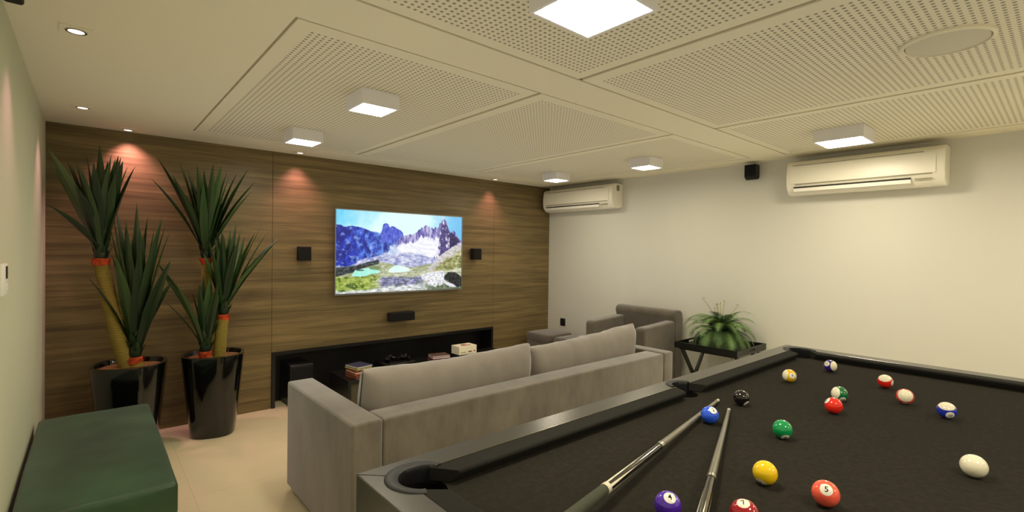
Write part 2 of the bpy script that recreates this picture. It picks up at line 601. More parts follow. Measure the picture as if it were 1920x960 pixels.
def downlight(x, y, label, aim):
    t = thing('recessed_downlight', label, 'downlight', (x, y, CH), 'recessed spot downlights')
    a = .05
    ring = boolean_cut(B((x - a, x + a, y - a, y + a, CH - .004, CH + .001)), [lathe([(.034, -.02), (.034, .02)], 28, (x, y, CH), caps=True)])
    obj('trim_plate', ring, M['ceil'], t)
    obj('bezel', lathe([(.034, -.006), (.034, -.001), (.028, -.001), (.026, -.006), (.034, -.006)], 28, (x, y, CH)), M['steel'], t, smooth=40)
    obj('lamp', lathe([(.027, 0), (.018, .0), (.0005, .001)], 24, (x, y, CH - .004)), M['lamp_lit'], t)
    ld = bpy.data.lights.new('spot_lamp', 'SPOT')
    ld.energy = aim[3]
    ld.color = (1.0, 0.43, 0.56)
    ld.spot_size = radians(aim[4])
    ld.spot_blend = 0.9
    ld.shadow_soft_size = 0.03
    lo = bpy.data.objects.new('spot_lamp', ld)
    COL.objects.link(lo)
    lo.location = (x, y, CH - .012)
    ld.energy *= 2.0
    d = Vector(aim[:3]) - lo.location
    lo.rotation_euler = d.to_track_quat('-Z', 'Y').to_euler()
    return t

downlight(.212, 4.604, 'tiny recessed downlight against the walnut wall, above the tall spiky plants', (.30, 4.66, .9, 21, 100))
downlight(1.431, 4.58, 'tiny recessed downlight against the walnut wall, below the small square light', (1.45, 4.67, .9, 14, 90))
downlight(3.69, 4.58, 'tiny recessed downlight against the walnut wall, right of the television', (3.69, 4.67, .9, 10, 85))
downlight(-.035, 4.062, 'recessed downlight by the left wall, the middle of the three at left', (-.16, 4.1, .6, 9, 85))
downlight(-.043, 2.629, 'recessed square trimmed downlight near the left wall, nearest the camera', (-.2, 2.6, .6, 6, 85))

t = thing('ceiling_speaker', 'round flush grey ceiling speaker in a perforated bay above the pool table', 'speaker', (2.57, .345, CH))
obj('grille', lathe([(.0005, -.012), (.10, -.012), (.128, -.008), (.130, 0)], 56, (2.57, .345, CH)), mat('speaker_grille_grey', rgb(196, 190, 168), rough=.9), t, smooth=40)
obj('bezel', lathe([(.131, -.004), (.135, -.013), (.146, -.008), (.148, .002)], 56, (2.57, .345, CH)), M['ceil'], t, smooth=40)

# ================================================================== AIR CONDITIONERS
def air_con(y0, y1, label, sticker=False):
    z0, z1 = 1.957, 2.247
    xw = XR
    t = thing('air_conditioner', label, 'air conditioner', (xw, (y0 + y1) / 2, z0), 'split air conditioners on the right wall')
    D = .205
    prof = [(xw, z0 + .02), (xw - .09, z0), (xw - .15, z0 + .008), (xw - D + .012, z0 + .05), (xw - D, z0 + .09), (xw - D - .003, z0 + .16),
            (xw - D + .008, z1 - .035), (xw - D + .035, z1 - .006), (xw - .14, z1), (xw, z1)]
    obj('body', prism(prof, 'Y', y0, y1), M['ac'], t, smooth=50, bevel=.006)
    fx = xw - D
    # front panel, slightly proud, leaving a seam under and above it
    pf = [(fx - .006, z0 + .092), (fx - .009, z0 + .16), (fx + .002, z1 - .05), (fx + .008, z1 - .05), (fx + .004, z0 + .16), (fx + .002, z0 + .092)]
    obj('front_panel', prism(pf, 'Y', y0 + .05, y1 - .03), M['ac'], t, smooth=50)
    obj('panel_seam', merge(B((fx - .0065, fx + .002, y0 + .07, y1 - .07, z0 + .084, z0 + .089)), B((fx + .0, fx + .03, y0 + .12, y1 - .05, z1 - .044, z1 - .040))), M['ac_line'], t)
    # outlet slot and flap
    sl = [(fx + .012, z0 + .050), (fx + .006, z0 + .068), (fx + .016, z0 + .068), (fx + .03, z0 + .05)]
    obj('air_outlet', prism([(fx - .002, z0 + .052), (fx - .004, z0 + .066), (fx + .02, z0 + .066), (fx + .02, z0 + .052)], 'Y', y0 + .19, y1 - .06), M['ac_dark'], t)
    obj('flap', prism([(fx + .004, z0 + .026), (fx - .005, z0 + .052), (fx + .001, z0 + .055), (fx + .012, z0 + .028)], 'Y', y0 + .19, y1 - .06), M['ac_flap'], t)
    obj('status_window', B((fx - .004, fx + .006, y0 + .07, y0 + .17, z0 + .05, z0 + .056), (fx + .0, fx + .006, y0 + .07, y0 + .17, z0 + .034, z0 + .037)), M['ac_line'], t)
    if sticker:
        obj('rating_label', B((xw - .12, xw - .07, y0 - .002, y0, z1 - .085, z1 - .02)), M['ac_label'], t)
    return t

air_con(.60, 1.635, 'wide cream split air conditioner high on the right wall, the nearer and larger looking one')
air_con(3.49, 4.62, 'cream split air conditioner high in the corner beside the walnut wall', True)

# ================================================================== SPEAKERS, SOCKET, THERMOSTAT
def wall_speaker(name, x0, x1, z0, z1, label):
    t = thing(name, label, 'speaker', ((x0 + x1) / 2, YB, z0))
    obj('cabinet', rbox(x0, x1, YB - .10, YB - .022, z0, z1, .006, 2), M['black_mat'], t, smooth=40)
    obj('grille', rbox(x0 + .006, x1 - .006, YB - .106, YB - .099, z0 + .006, z1 - .006, .003, 1), M['black_grille'], t)
    xm, zm = (x0 + x1) / 2, (z0 + z1) / 2
    obj('bracket', B((xm - .015, xm + .015, YB - .03, YB, zm - .02, zm + .02)), M['black_mat'], t)
    return t

wall_speaker('satellite_speaker', 1.436, 1.545, 1.33, 1.46, 'small black satellite speaker on the walnut wall left of the television')
wall_speaker('satellite_speaker', 3.40, 3.515, 1.335, 1.468, 'small black satellite speaker on the walnut wall right of the television')
wall_speaker('center_speaker', 2.345, 2.63, .695, .785, 'horizontal black centre speaker on the walnut wall under the television')

t = thing('satellite_speaker', 'small black satellite speaker high on the right wall between the air conditioners', 'speaker', (XR, 1.975, 2.14))
pr = [(XR - .04, 2.155), (XR - .075, 2.138), (XR - .11, 2.15), (XR - .125, 2.17), (XR - .125, 2.278), (XR - .04, 2.278)]
obj('cabinet', prism([(p[0], p[1]) for p in pr], 'Y', 1.922, 2.03), M['black_mat'], t, smooth=50, bevel=.008)
obj('grille', B((XR - .128, XR - .124, 1.93, 2.022, 2.172, 2.27)), M['black_grille'], t)
obj('bracket', B((XR - .045, XR, 1.955, 1.995, 2.20, 2.24)), M['steel'], t)
obj('top_clip', B((XR - .1, XR - .03, 1.96, 1.99, 2.277, 2.288)), M['steel'], t)

t = thing('satellite_speaker', 'black satellite speaker high on the left wall, at the top left corner of the photo', 'speaker', (XL, 2.33, 2.2))
obj('cabinet', rbox(XL + .012, XL + .064, 2.25, 2.36, 2.258, 2.30, .010, 3), M['black_mat'], t, smooth=40)
obj('bracket', B((XL, XL + .02, 2.28, 2.31, 2.27, 2.29)), M['black_mat'], t)

t = thing('wall_socket', 'small black power socket low on the right wall behind the ottomans', 'socket', (XR, 4.42, .45))
obj('cover_plate', rbox(XR - .008, XR, 4.375, 4.462, .462, .56, .003, 2), M['black_mat'], t, smooth=40)
obj('outlet', B((XR - .010, XR - .007, 4.39, 4.447, .478, .505), (XR - .010, XR - .007, 4.39, 4.447, .518, .545)), M['black_lac'], t)

t = thing('thermostat', 'white thermostat with small dark display on the left wall above the green bench', 'thermostat', (XL, 2.44, 1.27))
obj('body', rbox(XL, XL + .012, 2.37, 2.51, 1.270, 1.380, .004, 2), M['white_plastic'], t, smooth=40)
obj('display', B((XL + .011, XL + .0135, 2.452, 2.497, 1.326, 1.370)), M['lcd'], t)
for zz in (1.284, 1.300):
    obj('button', B((XL + .011, XL + .0145, 2.465, 2.49, zz, zz + .008)), M['white_plastic'], t)

# ================================================================== TELEVISION
TX0, TX1, TZ0, TZ1 = 1.775, 3.259, .992, 1.833
def homography(quad):
    """unit square -> quad (tl, tr, br, bl)"""
    (x0, y0), (x1, y1), (x2, y2), (x3, y3) = quad
    dx1, dx2, sx = x1 - x2, x3 - x2, x0 - x1 + x2 - x3
    dy1, dy2, sy = y1 - y2, y3 - y2, y0 - y1 + y2 - y3
    den = dx1 * dy2 - dx2 * dy1
    g = (sx * dy2 - dx2 * sy) / den
    h = (dx1 * sy - sx * dy1) / den
    a, b, c = x1 - x0 + g * x1, x3 - x0 + h * x3, x0
    d, e, f = y1 - y0 + g * y1, y3 - y0 + h * y3, y0
    return lambda u, v: ((a * u + b * v + c) / (g * u + h * v + 1), (d * u + e * v + f) / (g * u + h * v + 1))

HOM = homography(((60, 64), (1317, 140), (1303, 868), (42, 915)))

def interp(poly, x):
    if x <= poly[0][0]:
        return poly[0][1]
    for (a, b), (c, d) in zip(poly, poly[1:]):
        if x <= c:
            return b + (d - b) * (x - a) / max(1e-6, c - a)
    return poly[-1][1]

def inside(poly, x, y):
    c = False
    n = len(poly)
    for i in range(n):
        x0, y0 = poly[i]
        x1, y1 = poly[(i + 1) % n]
        if (y0 > y) != (y1 > y) and x < (x1 - x0) * (y - y0) / (y1 - y0) + x0:
            c = not c
    return c

def mixc(a, b, t):
    t = max(0, min(1, t))
    return tuple(a[i] + (b[i] - a[i]) * t for i in range(3))

def N(x, y, s, seed=0, o=3):
    v, amp, tot = 0, 1, 0
    for k in range(o):
        v += amp * noise.noise(Vector((x / s, y / s, seed * 7.3)))
        tot += amp
        amp *= .6
        s *= .5
    return v / tot

RIDGE_L = [(40, 215), (110, 222), (130, 236), (160, 240), (200, 230), (240, 235), (300, 245), (340, 258), (400, 285), (450, 292), (495, 305), (505, 285), (515, 250), (522, 215),
           (535, 205), (555, 202), (575, 215), (585, 240), (592, 246), (600, 234), (625, 232), (650, 248), (668, 262), (690, 270), (705, 285), (718, 300), (722, 330), (740, 340)]
RIDGE_R = [(640, 380), (690, 355), (722, 330), (760, 322), (790, 315), (815, 318), (840, 305), (860, 290), (880, 265), (895, 262), (905, 240), (925, 248), (940, 225), (962, 218), (975, 240),
           (985, 232), (998, 262), (1010, 240), (1022, 262), (1035, 258), (1048, 235), (1060, 250), (1080, 245), (1086, 205), (1095, 198), (1105, 203), (1112, 175), (1126, 165), (1138, 156),
           (1150, 168), (1162, 190), (1168, 225), (1180, 250), (1190, 285), (1200, 305), (1210, 285), (1222, 290), (1232, 276), (1245, 288), (1258, 310), (1272, 335), (1290, 360), (1320, 400)]
SLOPE_R = [(990, 640), (1040, 595), (1090, 530), (1150, 490), (1220, 450), (1320, 390)]
PEAK = [(1085, 330), (1095, 260), (1120, 190), (1140, 165), (1165, 215), (1185, 280), (1215, 300), (1300, 385), (1230, 440), (1170, 475), (1120, 520), (1060, 570), (1030, 585), (1020, 560), (1060, 480), (1080, 420)]
LAKE1 = [(205, 737), (222, 705), (238, 675), (270, 672), (330, 658), (380, 655), (430, 668), (492, 692), (470, 706), (400, 716), (340, 735), (290, 742)]
LAKE2 = [(555, 700), (590, 662), (625, 636), (660, 628), (720, 640), (770, 658), (790, 675), (775, 690), (700, 702), (620, 706)]

def ss(v, w):
    """soft step: 0 below -w, 1 above +w"""
    t = max(0.0, min(1.0, (v + w) / (2 * w)))
    return t * t * (3 - 2 * t)

def tv_color(x, y):
    n1 = N(x, y, 110, 1)
    n2 = N(x, y, 44, 2)
    n3 = N(x, y, 20, 3)
    # noise drawn out along the slopes
    sr = N(x * .8 + y * .8, (y - x * .5) * 2.2, 60, 4)           # falls to the left
    sf = N(x * .35, y * 1.6, 22, 7)                              # nearly level streaks
    t = x / 1387
    c = mixc((112, 212, 250), (226, 255, 252), (x - 60) / 560 + .5 * n1 + (y - 120) / 500)
    if x > 950:
        c = mixc(c, (120, 198, 244), ss((x - 950) / 420 + .3 * n1 - .35, .4))
    if x < 760:
        m = ss(y - interp(RIDGE_L, x) + 6 * n3, 4)
        s = (x - 60) / 480
        b = mixc((30, 56, 200), (112, 160, 240), s * .9 + 1.1 * n2 + .5 * n1)
        b = mixc(b, (14, 28, 130), ss(-N(x * 1.6, y * .7, 60, 9) + (.12 if x < 200 else -.08), .3))
        b = mixc(b, (170, 205, 250), ss(N(x, y * 1.5, 50, 12) - .22, .2) * .6)
        if x > 480:
            b2 = mixc((44, 60, 188), (122, 140, 232), .45 + 1.2 * N(x * 1.5, y * .6, 30, 13))
            b = mixc(b, b2, ss(400 - y, 40) * ss(x - 495, 12))
        d = (x - 430) * .80 - (560 - y)
        b = mixc(b, mixc((150, 176, 226), (226, 238, 252), .55 + 1.4 * sr), ss(d - 20 + 50 * n2, 24) * ss(y - 290 + 40 * n3, 20))
        c = mixc(c, b, m)
    if x >= 630:
        yr = interp(RIDGE_R, x)
        m = ss(y - yr + 5 * n3, 4)
        depth = y - yr
        st = N(x * 1.4, y * .35, 30, 5)
        lim = 58 + (x - 640) * .13 + 60 * N(x * 1.3, y * .25, 44, 6)
        rock = mixc((70, 64, 150), (206, 200, 236), .45 + 1.5 * st)
        snow = mixc((214, 218, 244), (255, 255, 255), .75 + 1.2 * sr)
        r = mixc(rock, snow, ss(depth - lim, 14))
        pk = inside(PEAK, x + 10 * n3, y + 14 * n2)
        if pk:
            v = N(x * 1.5, y * .55, 44, 8)
            r = mixc((50, 42, 96), (110, 98, 160), .5 + n3 * 1.4)
            if x < 1190:
                r = mixc(r, (236, 232, 248), ss(v - .14, .12))
            else:
                r = mixc((34, 28, 66), (84, 74, 124), .4 + 1.6 * n3)
        if x < 700:
            m *= ss(x - 655, 30)
        c = mixc(c, r, m)
    # grey lavender valley floor
    top = interp([(200, 640), (270, 585), (340, 560), (460, 535), (540, 515), (620, 520), (760, 500), (900, 520), (1040, 560), (1120, 560)], x)
    if x < 1120:
        f = mixc((128, 134, 190), (232, 234, 250), .5 + 1.3 * N(x * .8, y * 1.5, 34, 14) + .5 * n2)
        c = mixc(c, f, ss(y - top + 22 * n2, 12) * ss(1070 - x + 40 * n2, 40))
    mid = interp([(40, 655), (150, 640), (240, 640), (330, 612), (460, 590), (500, 600), (560, 612), (800, 650), (1040, 610)], x)
    if x < 1060:
        f = mixc((122, 132, 92), (232, 232, 220), .52 + 1.3 * sf + .5 * n3)
        f = mixc(f, (150, 160, 96), ss(n1 + .1, .3) * .5)
        c = mixc(c, f, ss(y - mid + 12 * n2, 8))
    # dark ledge at the left
    lo = interp([(40, 745), (220, 700), (330, 655), (470, 612)], x)
    hi = interp([(40, 655), (150, 642), (240, 632), (330, 606), (470, 572)], x)
    if x < 480:
        f = mixc((20, 28, 40), (120, 130, 122), .28 + 1.4 * sf + .8 * n3)
        c = mixc(c, f, ss(y - hi + 10 * n2, 7) * ss(lo - y + 10 * n3, 7) * ss(475 - x, 20))
    # right hand slope
    yl = interp(SLOPE_R, x)
    if x > 960:
        d = y - yl + 10 * n3
        f = mixc((228, 222, 224), (176, 172, 168), .3 + 1.2 * sr)
        g = mixc((98, 104, 50), (214, 210, 160), .45 + 1.3 * N(x * .9, y * 1.3, 30, 15) + .5 * sr)
        f = mixc(f, g, ss(d - 70 + 60 * n2, 30))
        c = mixc(c, f, ss(d, 5) * ss(x - 995 + 50 * n2 + (y - 600) * .4, 40))
    # grass and rocks in front
    yg = interp([(40, 745), (200, 745), (300, 742), (480, 716), (560, 710), (800, 706), (1000, 700), (1320, 660)], x)
    g = mixc((104, 132, 40), (212, 222, 122), .45 + 1.0 * sf + .6 * n2)
    g = mixc(g, (58, 84, 36), ss(-n2 - .18, .16) * .8)
    if x > 330:
        gr = mixc((150, 156, 110), (240, 240, 226), .5 + 1.3 * sf + .4 * n3)
        g = mixc(g, gr, ss(x - 450 + 140 * n2, 70))
    wgt = ss(x - 485 + 50 * n2, 30) * ss(930 - x + 60 * n2, 40) * ss(y - 748 + 26 * n2, 12)
    f = mixc((74, 76, 112), (204, 202, 244), .48 + 1.5 * sf + .5 * n3)
    f = mixc(f, (92, 108, 92), ss(N(x, y * 1.6, 60, 16) - .15, .15) * .8)
    g = mixc(g, f, wgt)
    yb = interp([(40, 888), (360, 878), (600, 838), (930, 822), (1320, 842)], x)
    f = mixc((122, 140, 132), (252, 252, 252), .66 + 1.4 * sf + .5 * n3)
    g = mixc(g, f, ss(y - yb + 24 * n2, 12))
    if x > 880:
        g = mixc(g, mixc((60, 80, 60), (164, 172, 140), .5 + 1.1 * n3), ss(x - 960 + 60 * n2, 40) * ss(y - 818 + 20 * n2, 12))
        e = 1 - (((x - 1045) / 125) ** 2 + ((y - 758) / 82) ** 2) + 1.0 * n2
        g = mixc(g, mixc((150, 154, 176), (255, 255, 255), .75 + 1.3 * n3), ss(e, .2))
        e = 1 - (((x - 1235) / 105) ** 2 + ((y - 775 - (x - 1235) * .25) / 70) ** 2) + .8 * n2
        g = mixc(g, mixc((12, 16, 22), (96, 98, 96), .2 + 1.3 * n3), ss(e, .2))
        e = 1 - (((x - 1190) / 60) ** 2 + ((y - 830 - (x - 1190) * .35) / 18) ** 2) + .5 * n2
        g = mixc(g, (228, 226, 236), ss(e, .25))
    c = mixc(c, g, ss(y - yg + 10 * n3, 7))
    # tarns
    if inside(LAKE1, x + 4 * n3, y + 4 * n3):
        c = mixc((160, 240, 222), (196, 252, 238), .5 + n2)
    if inside(LAKE2, x + 4 * n3, y + 4 * n3):
        c = mixc((214, 253, 242), (240, 255, 252), .5 + n2)
    c = mixc(c, (84, 116, 96), ss(1 - (((x - 290) / 42) ** 2 + ((y - 678) / 8) ** 2), .3))
    c = mixc(c, (110, 136, 96), ss(1 - (((x - 435) / 60) ** 2 + ((y - 655) / 22) ** 2) + n2, .3) * .8)
    return tuple(max(0, min(255, v)) / 255 for v in c)

t = thing('television', 'large wall mounted flat television showing a blue and snowy mountain landscape', 'television', (2.51, YB, TZ0))
obj('back_shell', rbox(TX0 + .02, TX1 - .02, YB - .05, YB - .012, TZ0 + .02, TZ1 - .02, .01, 2), M['screen_glass'], t, smooth=40)
obj('wall_mount', B((2.3, 2.7, YB - .015, YB, 1.2, 1.55)), M['black_mat'], t)
fw = .009
obj('bezel', merge(B((TX0, TX1, YB - .066, YB - .045, TZ1 - fw, TZ1)), B((TX0, TX1, YB - .066, YB - .045, TZ0, TZ0 + fw * 1.7)),
                   B((TX0, TX0 + fw, YB - .066, YB - .045, TZ0 + fw * 1.7, TZ1 - fw)), B((TX1 - fw, TX1, YB - .066, YB - .045, TZ0 + fw * 1.7, TZ1 - fw))), M['tv_frame'], t)
NX, NY = 380, 216
me = bpy.data.meshes.new('screen')
sx0, sx1, sz0, sz1 = TX0 + fw, TX1 - fw, TZ0 + fw * 1.7, TZ1 - fw
off = ORIGIN[t.name]
verts = []
cols = []
for j in range(NY + 1):
    for i in range(NX + 1):
        u, v = i / NX, j / NY
        verts.append((sx0 + (sx1 - sx0) * u - off.x, YB - .056 - off.y, sz1 - (sz1 - sz0) * v - off.z))
        cols.append(lin(tv_color(*HOM(u, v))) + (1.0,))
faces = []
for j in range(NY):
    for i in range(NX):
        a = j * (NX + 1) + i
        faces.append((a, a + NX + 1, a + NX + 2, a + 1))
me.from_pydata(verts, [], faces)
ca = me.color_attributes.new('picture', 'FLOAT_COLOR', 'POINT')
ca.data.foreach_set('color', [v for c in cols for v in c])
me.materials.append(attr_emission('lit_screen', 'picture', 1.0))
so = bpy.data.objects.new('screen', me)
COL.objects.link(so)
so.parent = t
so['label'] = 'lit screen with a mountain picture'

# ================================================================== MEDIA RECESS CONTENTS
RZ = .28
t = thing('media_bench', 'low black media bench standing at the walnut wall recess', 'tv bench', (2.7, 4.4, 0))
rx0, rx1, ry0, ry1 = 1.72, 3.66, 4.15, 4.60
obj('top', B((rx0, rx1, ry0, ry1, RZ - .035, RZ)), M['black_lac'], t, bevel=.003)
obj('side_panel', B((rx0, rx0 + .03, ry0 + .01, ry1, 0, RZ - .035)), M['black_lac'], t)
obj('side_panel', B((rx1 - .03, rx1, ry0 + .01, ry1, 0, RZ - .035)), M['black_lac'], t)
obj('back_panel', B((rx0 + .03, rx1 - .03, ry0 + .02, ry0 + .035, .02, RZ - .035)), mat('olive_back', rgb(74, 68, 50), rough=.6), t)

t = thing('subwoofer', 'black box subwoofer on the floor at the left end of the recess', 'speaker', (1.46, 4.7, 0))
obj('cabinet', rbox(1.365, 1.575, 4.60, 4.885, .012, .385, .012, 3), M['black_lac'], t, smooth=40)
obj('grille', rbox(1.38, 1.56, 4.592, 4.602, .05, .36, .004, 2), M['black_grille'], t)
for sx in (1.39, 1.55):
    for sy in (4.63, 4.86):
        obj('foot', lathe([(.012, 0), (.012, .014)], 12, (sx, sy, 0), caps=True), M['black_mat'], t)

def case_stack(x, y, rot, items, z0, w, d, group, labels):
    z = z0
    for k, (h, ccov, cedge) in enumerate(items):
        dx, dy, dr = random.uniform(-.006, .006), random.uniform(-.006, .006), rot + random.uniform(-.08, .08)
        o = thing('game_case', labels[k], 'disc case', (x + dx, y + dy, z), group)
        b = B((x + dx - w / 2, x + dx + w / 2, y + dy - d / 2, y + dy + d / 2, z + .002, z + h - .0008))
        obj('sleeve', b, mat('case_edge', cedge, rough=.35), o, bevel=.001)
        obj('cover', merge(B((x + dx - w / 2 - .001, x + dx + w / 2 + .001, y + dy - d / 2 - .001, y + dy + d / 2, z + h - .002, z + h)),
                           B((x + dx - w / 2 - .001, x + dx + w / 2 + .001, y + dy - d / 2 - .001, y + dy + d / 2, z, z + .0022))), mat('case_cover', ccov, rough=.3), o)
        o.rotation_euler = (0, 0, dr)
        z += h + .0006
    return z

pos = ['lowest', 'second lowest', 'third from the bottom', 'fourth from the bottom', 'fifth from the bottom', 'second from the top', 'top']
case_stack(1.865, 4.27, radians(8), [(.015, rgb(60, 50, 44), rgb(150, 90, 60)), (.015, rgb(30, 30, 34), rgb(150, 84, 58)), (.015, rgb(60, 30, 26), rgb(170, 100, 70)),
                             (.015, rgb(120, 50, 40), rgb(214, 190, 170)), (.015, rgb(40, 40, 40), rgb(168, 96, 60)), (.015, rgb(30, 30, 40), rgb(196, 180, 110)),
                             (.015, rgb(58, 60, 84), rgb(210, 206, 190))], RZ, .155, .185, 'disc cases stacked at the left of the media bench',
           ['%s disc case in the tall left stack on the media bench' % p for p in pos])
pos3 = ['bottom', 'second', 'third', 'top']
case_stack(2.80, 4.39, radians(-12), [(.015, rgb(70, 40, 30), rgb(190, 120, 90)), (.012, rgb(40, 36, 36), rgb(90, 60, 50)), (.015, rgb(170, 60, 50), rgb(236, 226, 220)),
                             (.015, rgb(112, 84, 72), rgb(214, 206, 196))], RZ, .19, .14, 'disc cases stacked in the middle of the media bench',
           ['%s disc case of the low stack left of the white box' % p for p in pos3])
t = solo('book', B((3.02, 3.29, 4.32, 4.50, RZ, RZ + .028)), mat('dark_book', rgb(28, 30, 26), rough=.5), 'dark flat book under the white box on the media bench', 'book', (3.15, 4.41, RZ), bevel=.002)
t = thing('white_box', 'white carton with reddish print on the right of the media bench', 'box', (3.13, 4.40, RZ + .028))
obj('carton', B((3.02, 3.255, 4.33, 4.48, RZ + .028, RZ + .117)), mat('cream_carton', rgb(250, 240, 205), rough=.5), t, bevel=.002)
pm = mat('red_print', rgb(150, 70, 50), rough=.6)
for pb in ((3.08, 3.20, 4.36, 4.39, RZ + .1172, RZ + .118), (3.11, 3.17, 4.41, 4.45, RZ + .1172, RZ + .118), (3.04, 3.11, 4.3285, 4.330, RZ + .050, RZ + .055),
           (3.14, 3.19, 4.3285, 4.330, RZ + .048, RZ + .060), (3.215, 3.235, 4.3285, 4.330, RZ + .05, RZ + .062)):
    obj('print', B(pb), pm, t)

t = thing('game_console', 'black game console lying on the media bench between the disc cases', 'game console', (2.3, 4.4, RZ))
obj('body', rbox(2.13, 2.47, 4.28, 4.53, RZ, RZ + .06, .012, 2), M['screen_glass'], t, smooth=40)
obj('front_strip', B((2.20, 2.36, 4.2785, 4.281, RZ + .02, RZ + .034)), mat('blue_silver', rgb(130, 160, 170), rough=.3), t)
def controller(x, y, z, rot, label):
    t = thing('game_controller', label, 'game controller', (x, y, z), 'game controllers')
    bm = tube([(x - .055, y - .035, z + .018), (x - .05, y + .005, z + .022), (x - .025, y + .022, z + .024), (x + .025, y + .022, z + .024), (x + .05, y + .005, z + .022), (x + .055, y - .035, z + .018)],
              [.012, .02, .022, .022, .02, .012], 12)
    obj('shell', bm, M['screen_glass'], t, smooth=60)
    for s in (-1, 1):
        obj('thumb_stick', lathe([(.006, 0), (.005, .008), (.009, .010), (.009, .014), (.0005, .015)], 14, (x + s * .022, y + .005, z + .04)), M['steel'] if s > 0 else M['black_mat'], t, smooth=50)
    t.rotation_euler = (0, 0, rot)
    return t
controller(2.25, 4.42, RZ + .06, .5, 'black game controller on top of the console, the left one')
controller(2.38, 4.38, RZ + .06, -.4, 'black game controller with shiny stick on top of the console, the right one')
t = solo('remote_control', rbox(2.50, 2.60, 4.30, 4.335, RZ, RZ + .018, .004, 2), mat('remote_grey', rgb(46, 62, 62), rough=.35), 'dark remote control beside the console on the media bench', 'remote control', (2.55, 4.32, RZ), smooth=40)

# ================================================================== SOFA
SX0, SX1, SY0, SY1 = .893, 3.57, 2.107, 3.06
AW = .15
t = thing('sofa', 'long taupe velvet sofa with its back to the pool table', 'sofa', ((SX0 + SX1) / 2, 2.6, 0))
sofa = t
obj('arm', rbox(SX0, SX0 + AW, SY0, SY1, .035, .652, .014, 3, 0), M['velvet'], t, smooth=35)
obj('arm', rbox(SX1 - AW + .02, SX1, SY0, SY1, .035, .652, .014, 3, 0), M['velvet'], t, smooth=35)
obj('back', rbox(SX0 + AW + .003, SX1 - AW + .017, SY0 + .002, SY0 + .17, .035, .648, .014, 3, 0), M['velvet'], t, smooth=35)
obj('seat_base', rbox(SX0 + AW + .003, SX1 - AW + .017, SY0 + .17, SY1 - .02, .06, .27, .01, 2), M['velvet'], t, smooth=35)
mid = 2.25
obj('seat_cushion', rbox(SX0 + AW + .006, mid - .003, SY0 + .19, SY1 + .01, .27, .425, .035, 4, 4, .015), M['velvet_cush'], t, smooth=50)
obj('seat_cushion', rbox(mid + .003, SX1 - AW + .01, SY0 + .19, SY1 + .01, .27, .425, .035, 4, 4, .015), M['velvet_cush'], t, smooth=50)
for sx in (SX0 + .06, SX1 - .06):
    for sy in (SY0 + .06, SY1 - .06):
        obj('leg', lathe([(.02, 0), (.024, .036)], 14, (sx, sy, 0), caps=True), M['black_mat'], t)

def pillow(x0, x1, yc, zc, thick, height, tilt, seed, raise_end=0.0):
    """large back cushion: soft envelope, seam ridge around the ends, light wrinkles"""
    bm = bmesh.new()
    nx, na = 46, 40
    L = x1 - x0
    rings = []
    for i in range(nx + 1):
        u = i / nx
        e = min(u, 1 - u)
        k = min(1, (e / .06)) ** .42 if e < .06 else 1
        k = max(k, .12)
        ring = []
        for j in range(na):
            a = 2 * pi * j / na
            ca, sa = cos(a), sin(a)
            m = 2.25
            rr = (abs(ca) ** m + abs(sa) ** m) ** (-1 / m)
            th = thick / 2 * (.22 + .78 * k) * rr * ca
            hh = height / 2 * (1.03 - .03 * k) * rr * sa
            # corners drawn out slightly
            x = x0 + L * u
            w = noise.noise(Vector((x * 7, ca * 1.2 + seed, sa * 1.5))) * .008 + noise.noise(Vector((x * 20, ca * 2 + seed, sa * 2))) * .003 * (1 + 2 * (1 - k))
            th += w * ca
            hh += w * sa
            y = yc + th * cos(tilt) + hh * sin(tilt)
            z = zc - th * sin(tilt) + hh * cos(tilt)
            sag = -.014 * sin(pi * u)
            z += raise_end * (u - .5) + (sag if hh > 0 else 0)
            ring.append(bm.verts.new((x, y, z)))
        rings.append(ring)
    for a, b in zip(rings, rings[1:]):
        for i in range(na):
            j = (i + 1) % na
            bm.faces.new((a[i], a[j], b[j], b[i]))
    bm.faces.new(rings[0][::-1])
    bm.faces.new(rings[-1])
    bmesh.ops.recalc_face_normals(bm, faces=bm.faces)
    return bm

def pillow_seam(x, yc, zc, height, tilt, dz):
    pts = []
    for j in range(15):
        h = height * .46 * (j / 7 - 1)
        pts.append((x, yc + h * sin(tilt), zc + h * cos(tilt) + dz))
    return tube(pts, .004, 8)

for (x0, x1, yc, zc, th, he, ti, sd, re, lab) in (
        (1.055, 2.205, 2.395, .632, .22, .395, radians(-10), 1, .0, 'long taupe velvet back cushion on the left half of the sofa'),
        (2.215, 3.375, 2.40, .630, .22, .40, radians(-10), 5, .06, 'long taupe velvet back cushion on the right half of the sofa')):
    c = thing('back_cushion', lab, 'cushion', ((x0 + x1) / 2, yc, .43), 'loose back cushions on the sofa')
    obj('cover', pillow(x0, x1, yc, zc, th, he, ti, sd, re), M['velvet_cush'], c, smooth=60)
    obj('piping', pillow_seam(x0 - .001, yc, zc, he, ti, -re / 2), M['piping'], c, smooth=60)
    obj('piping', pillow_seam(x1 + .001, yc, zc, he, ti, re / 2), M['piping'], c, smooth=60)

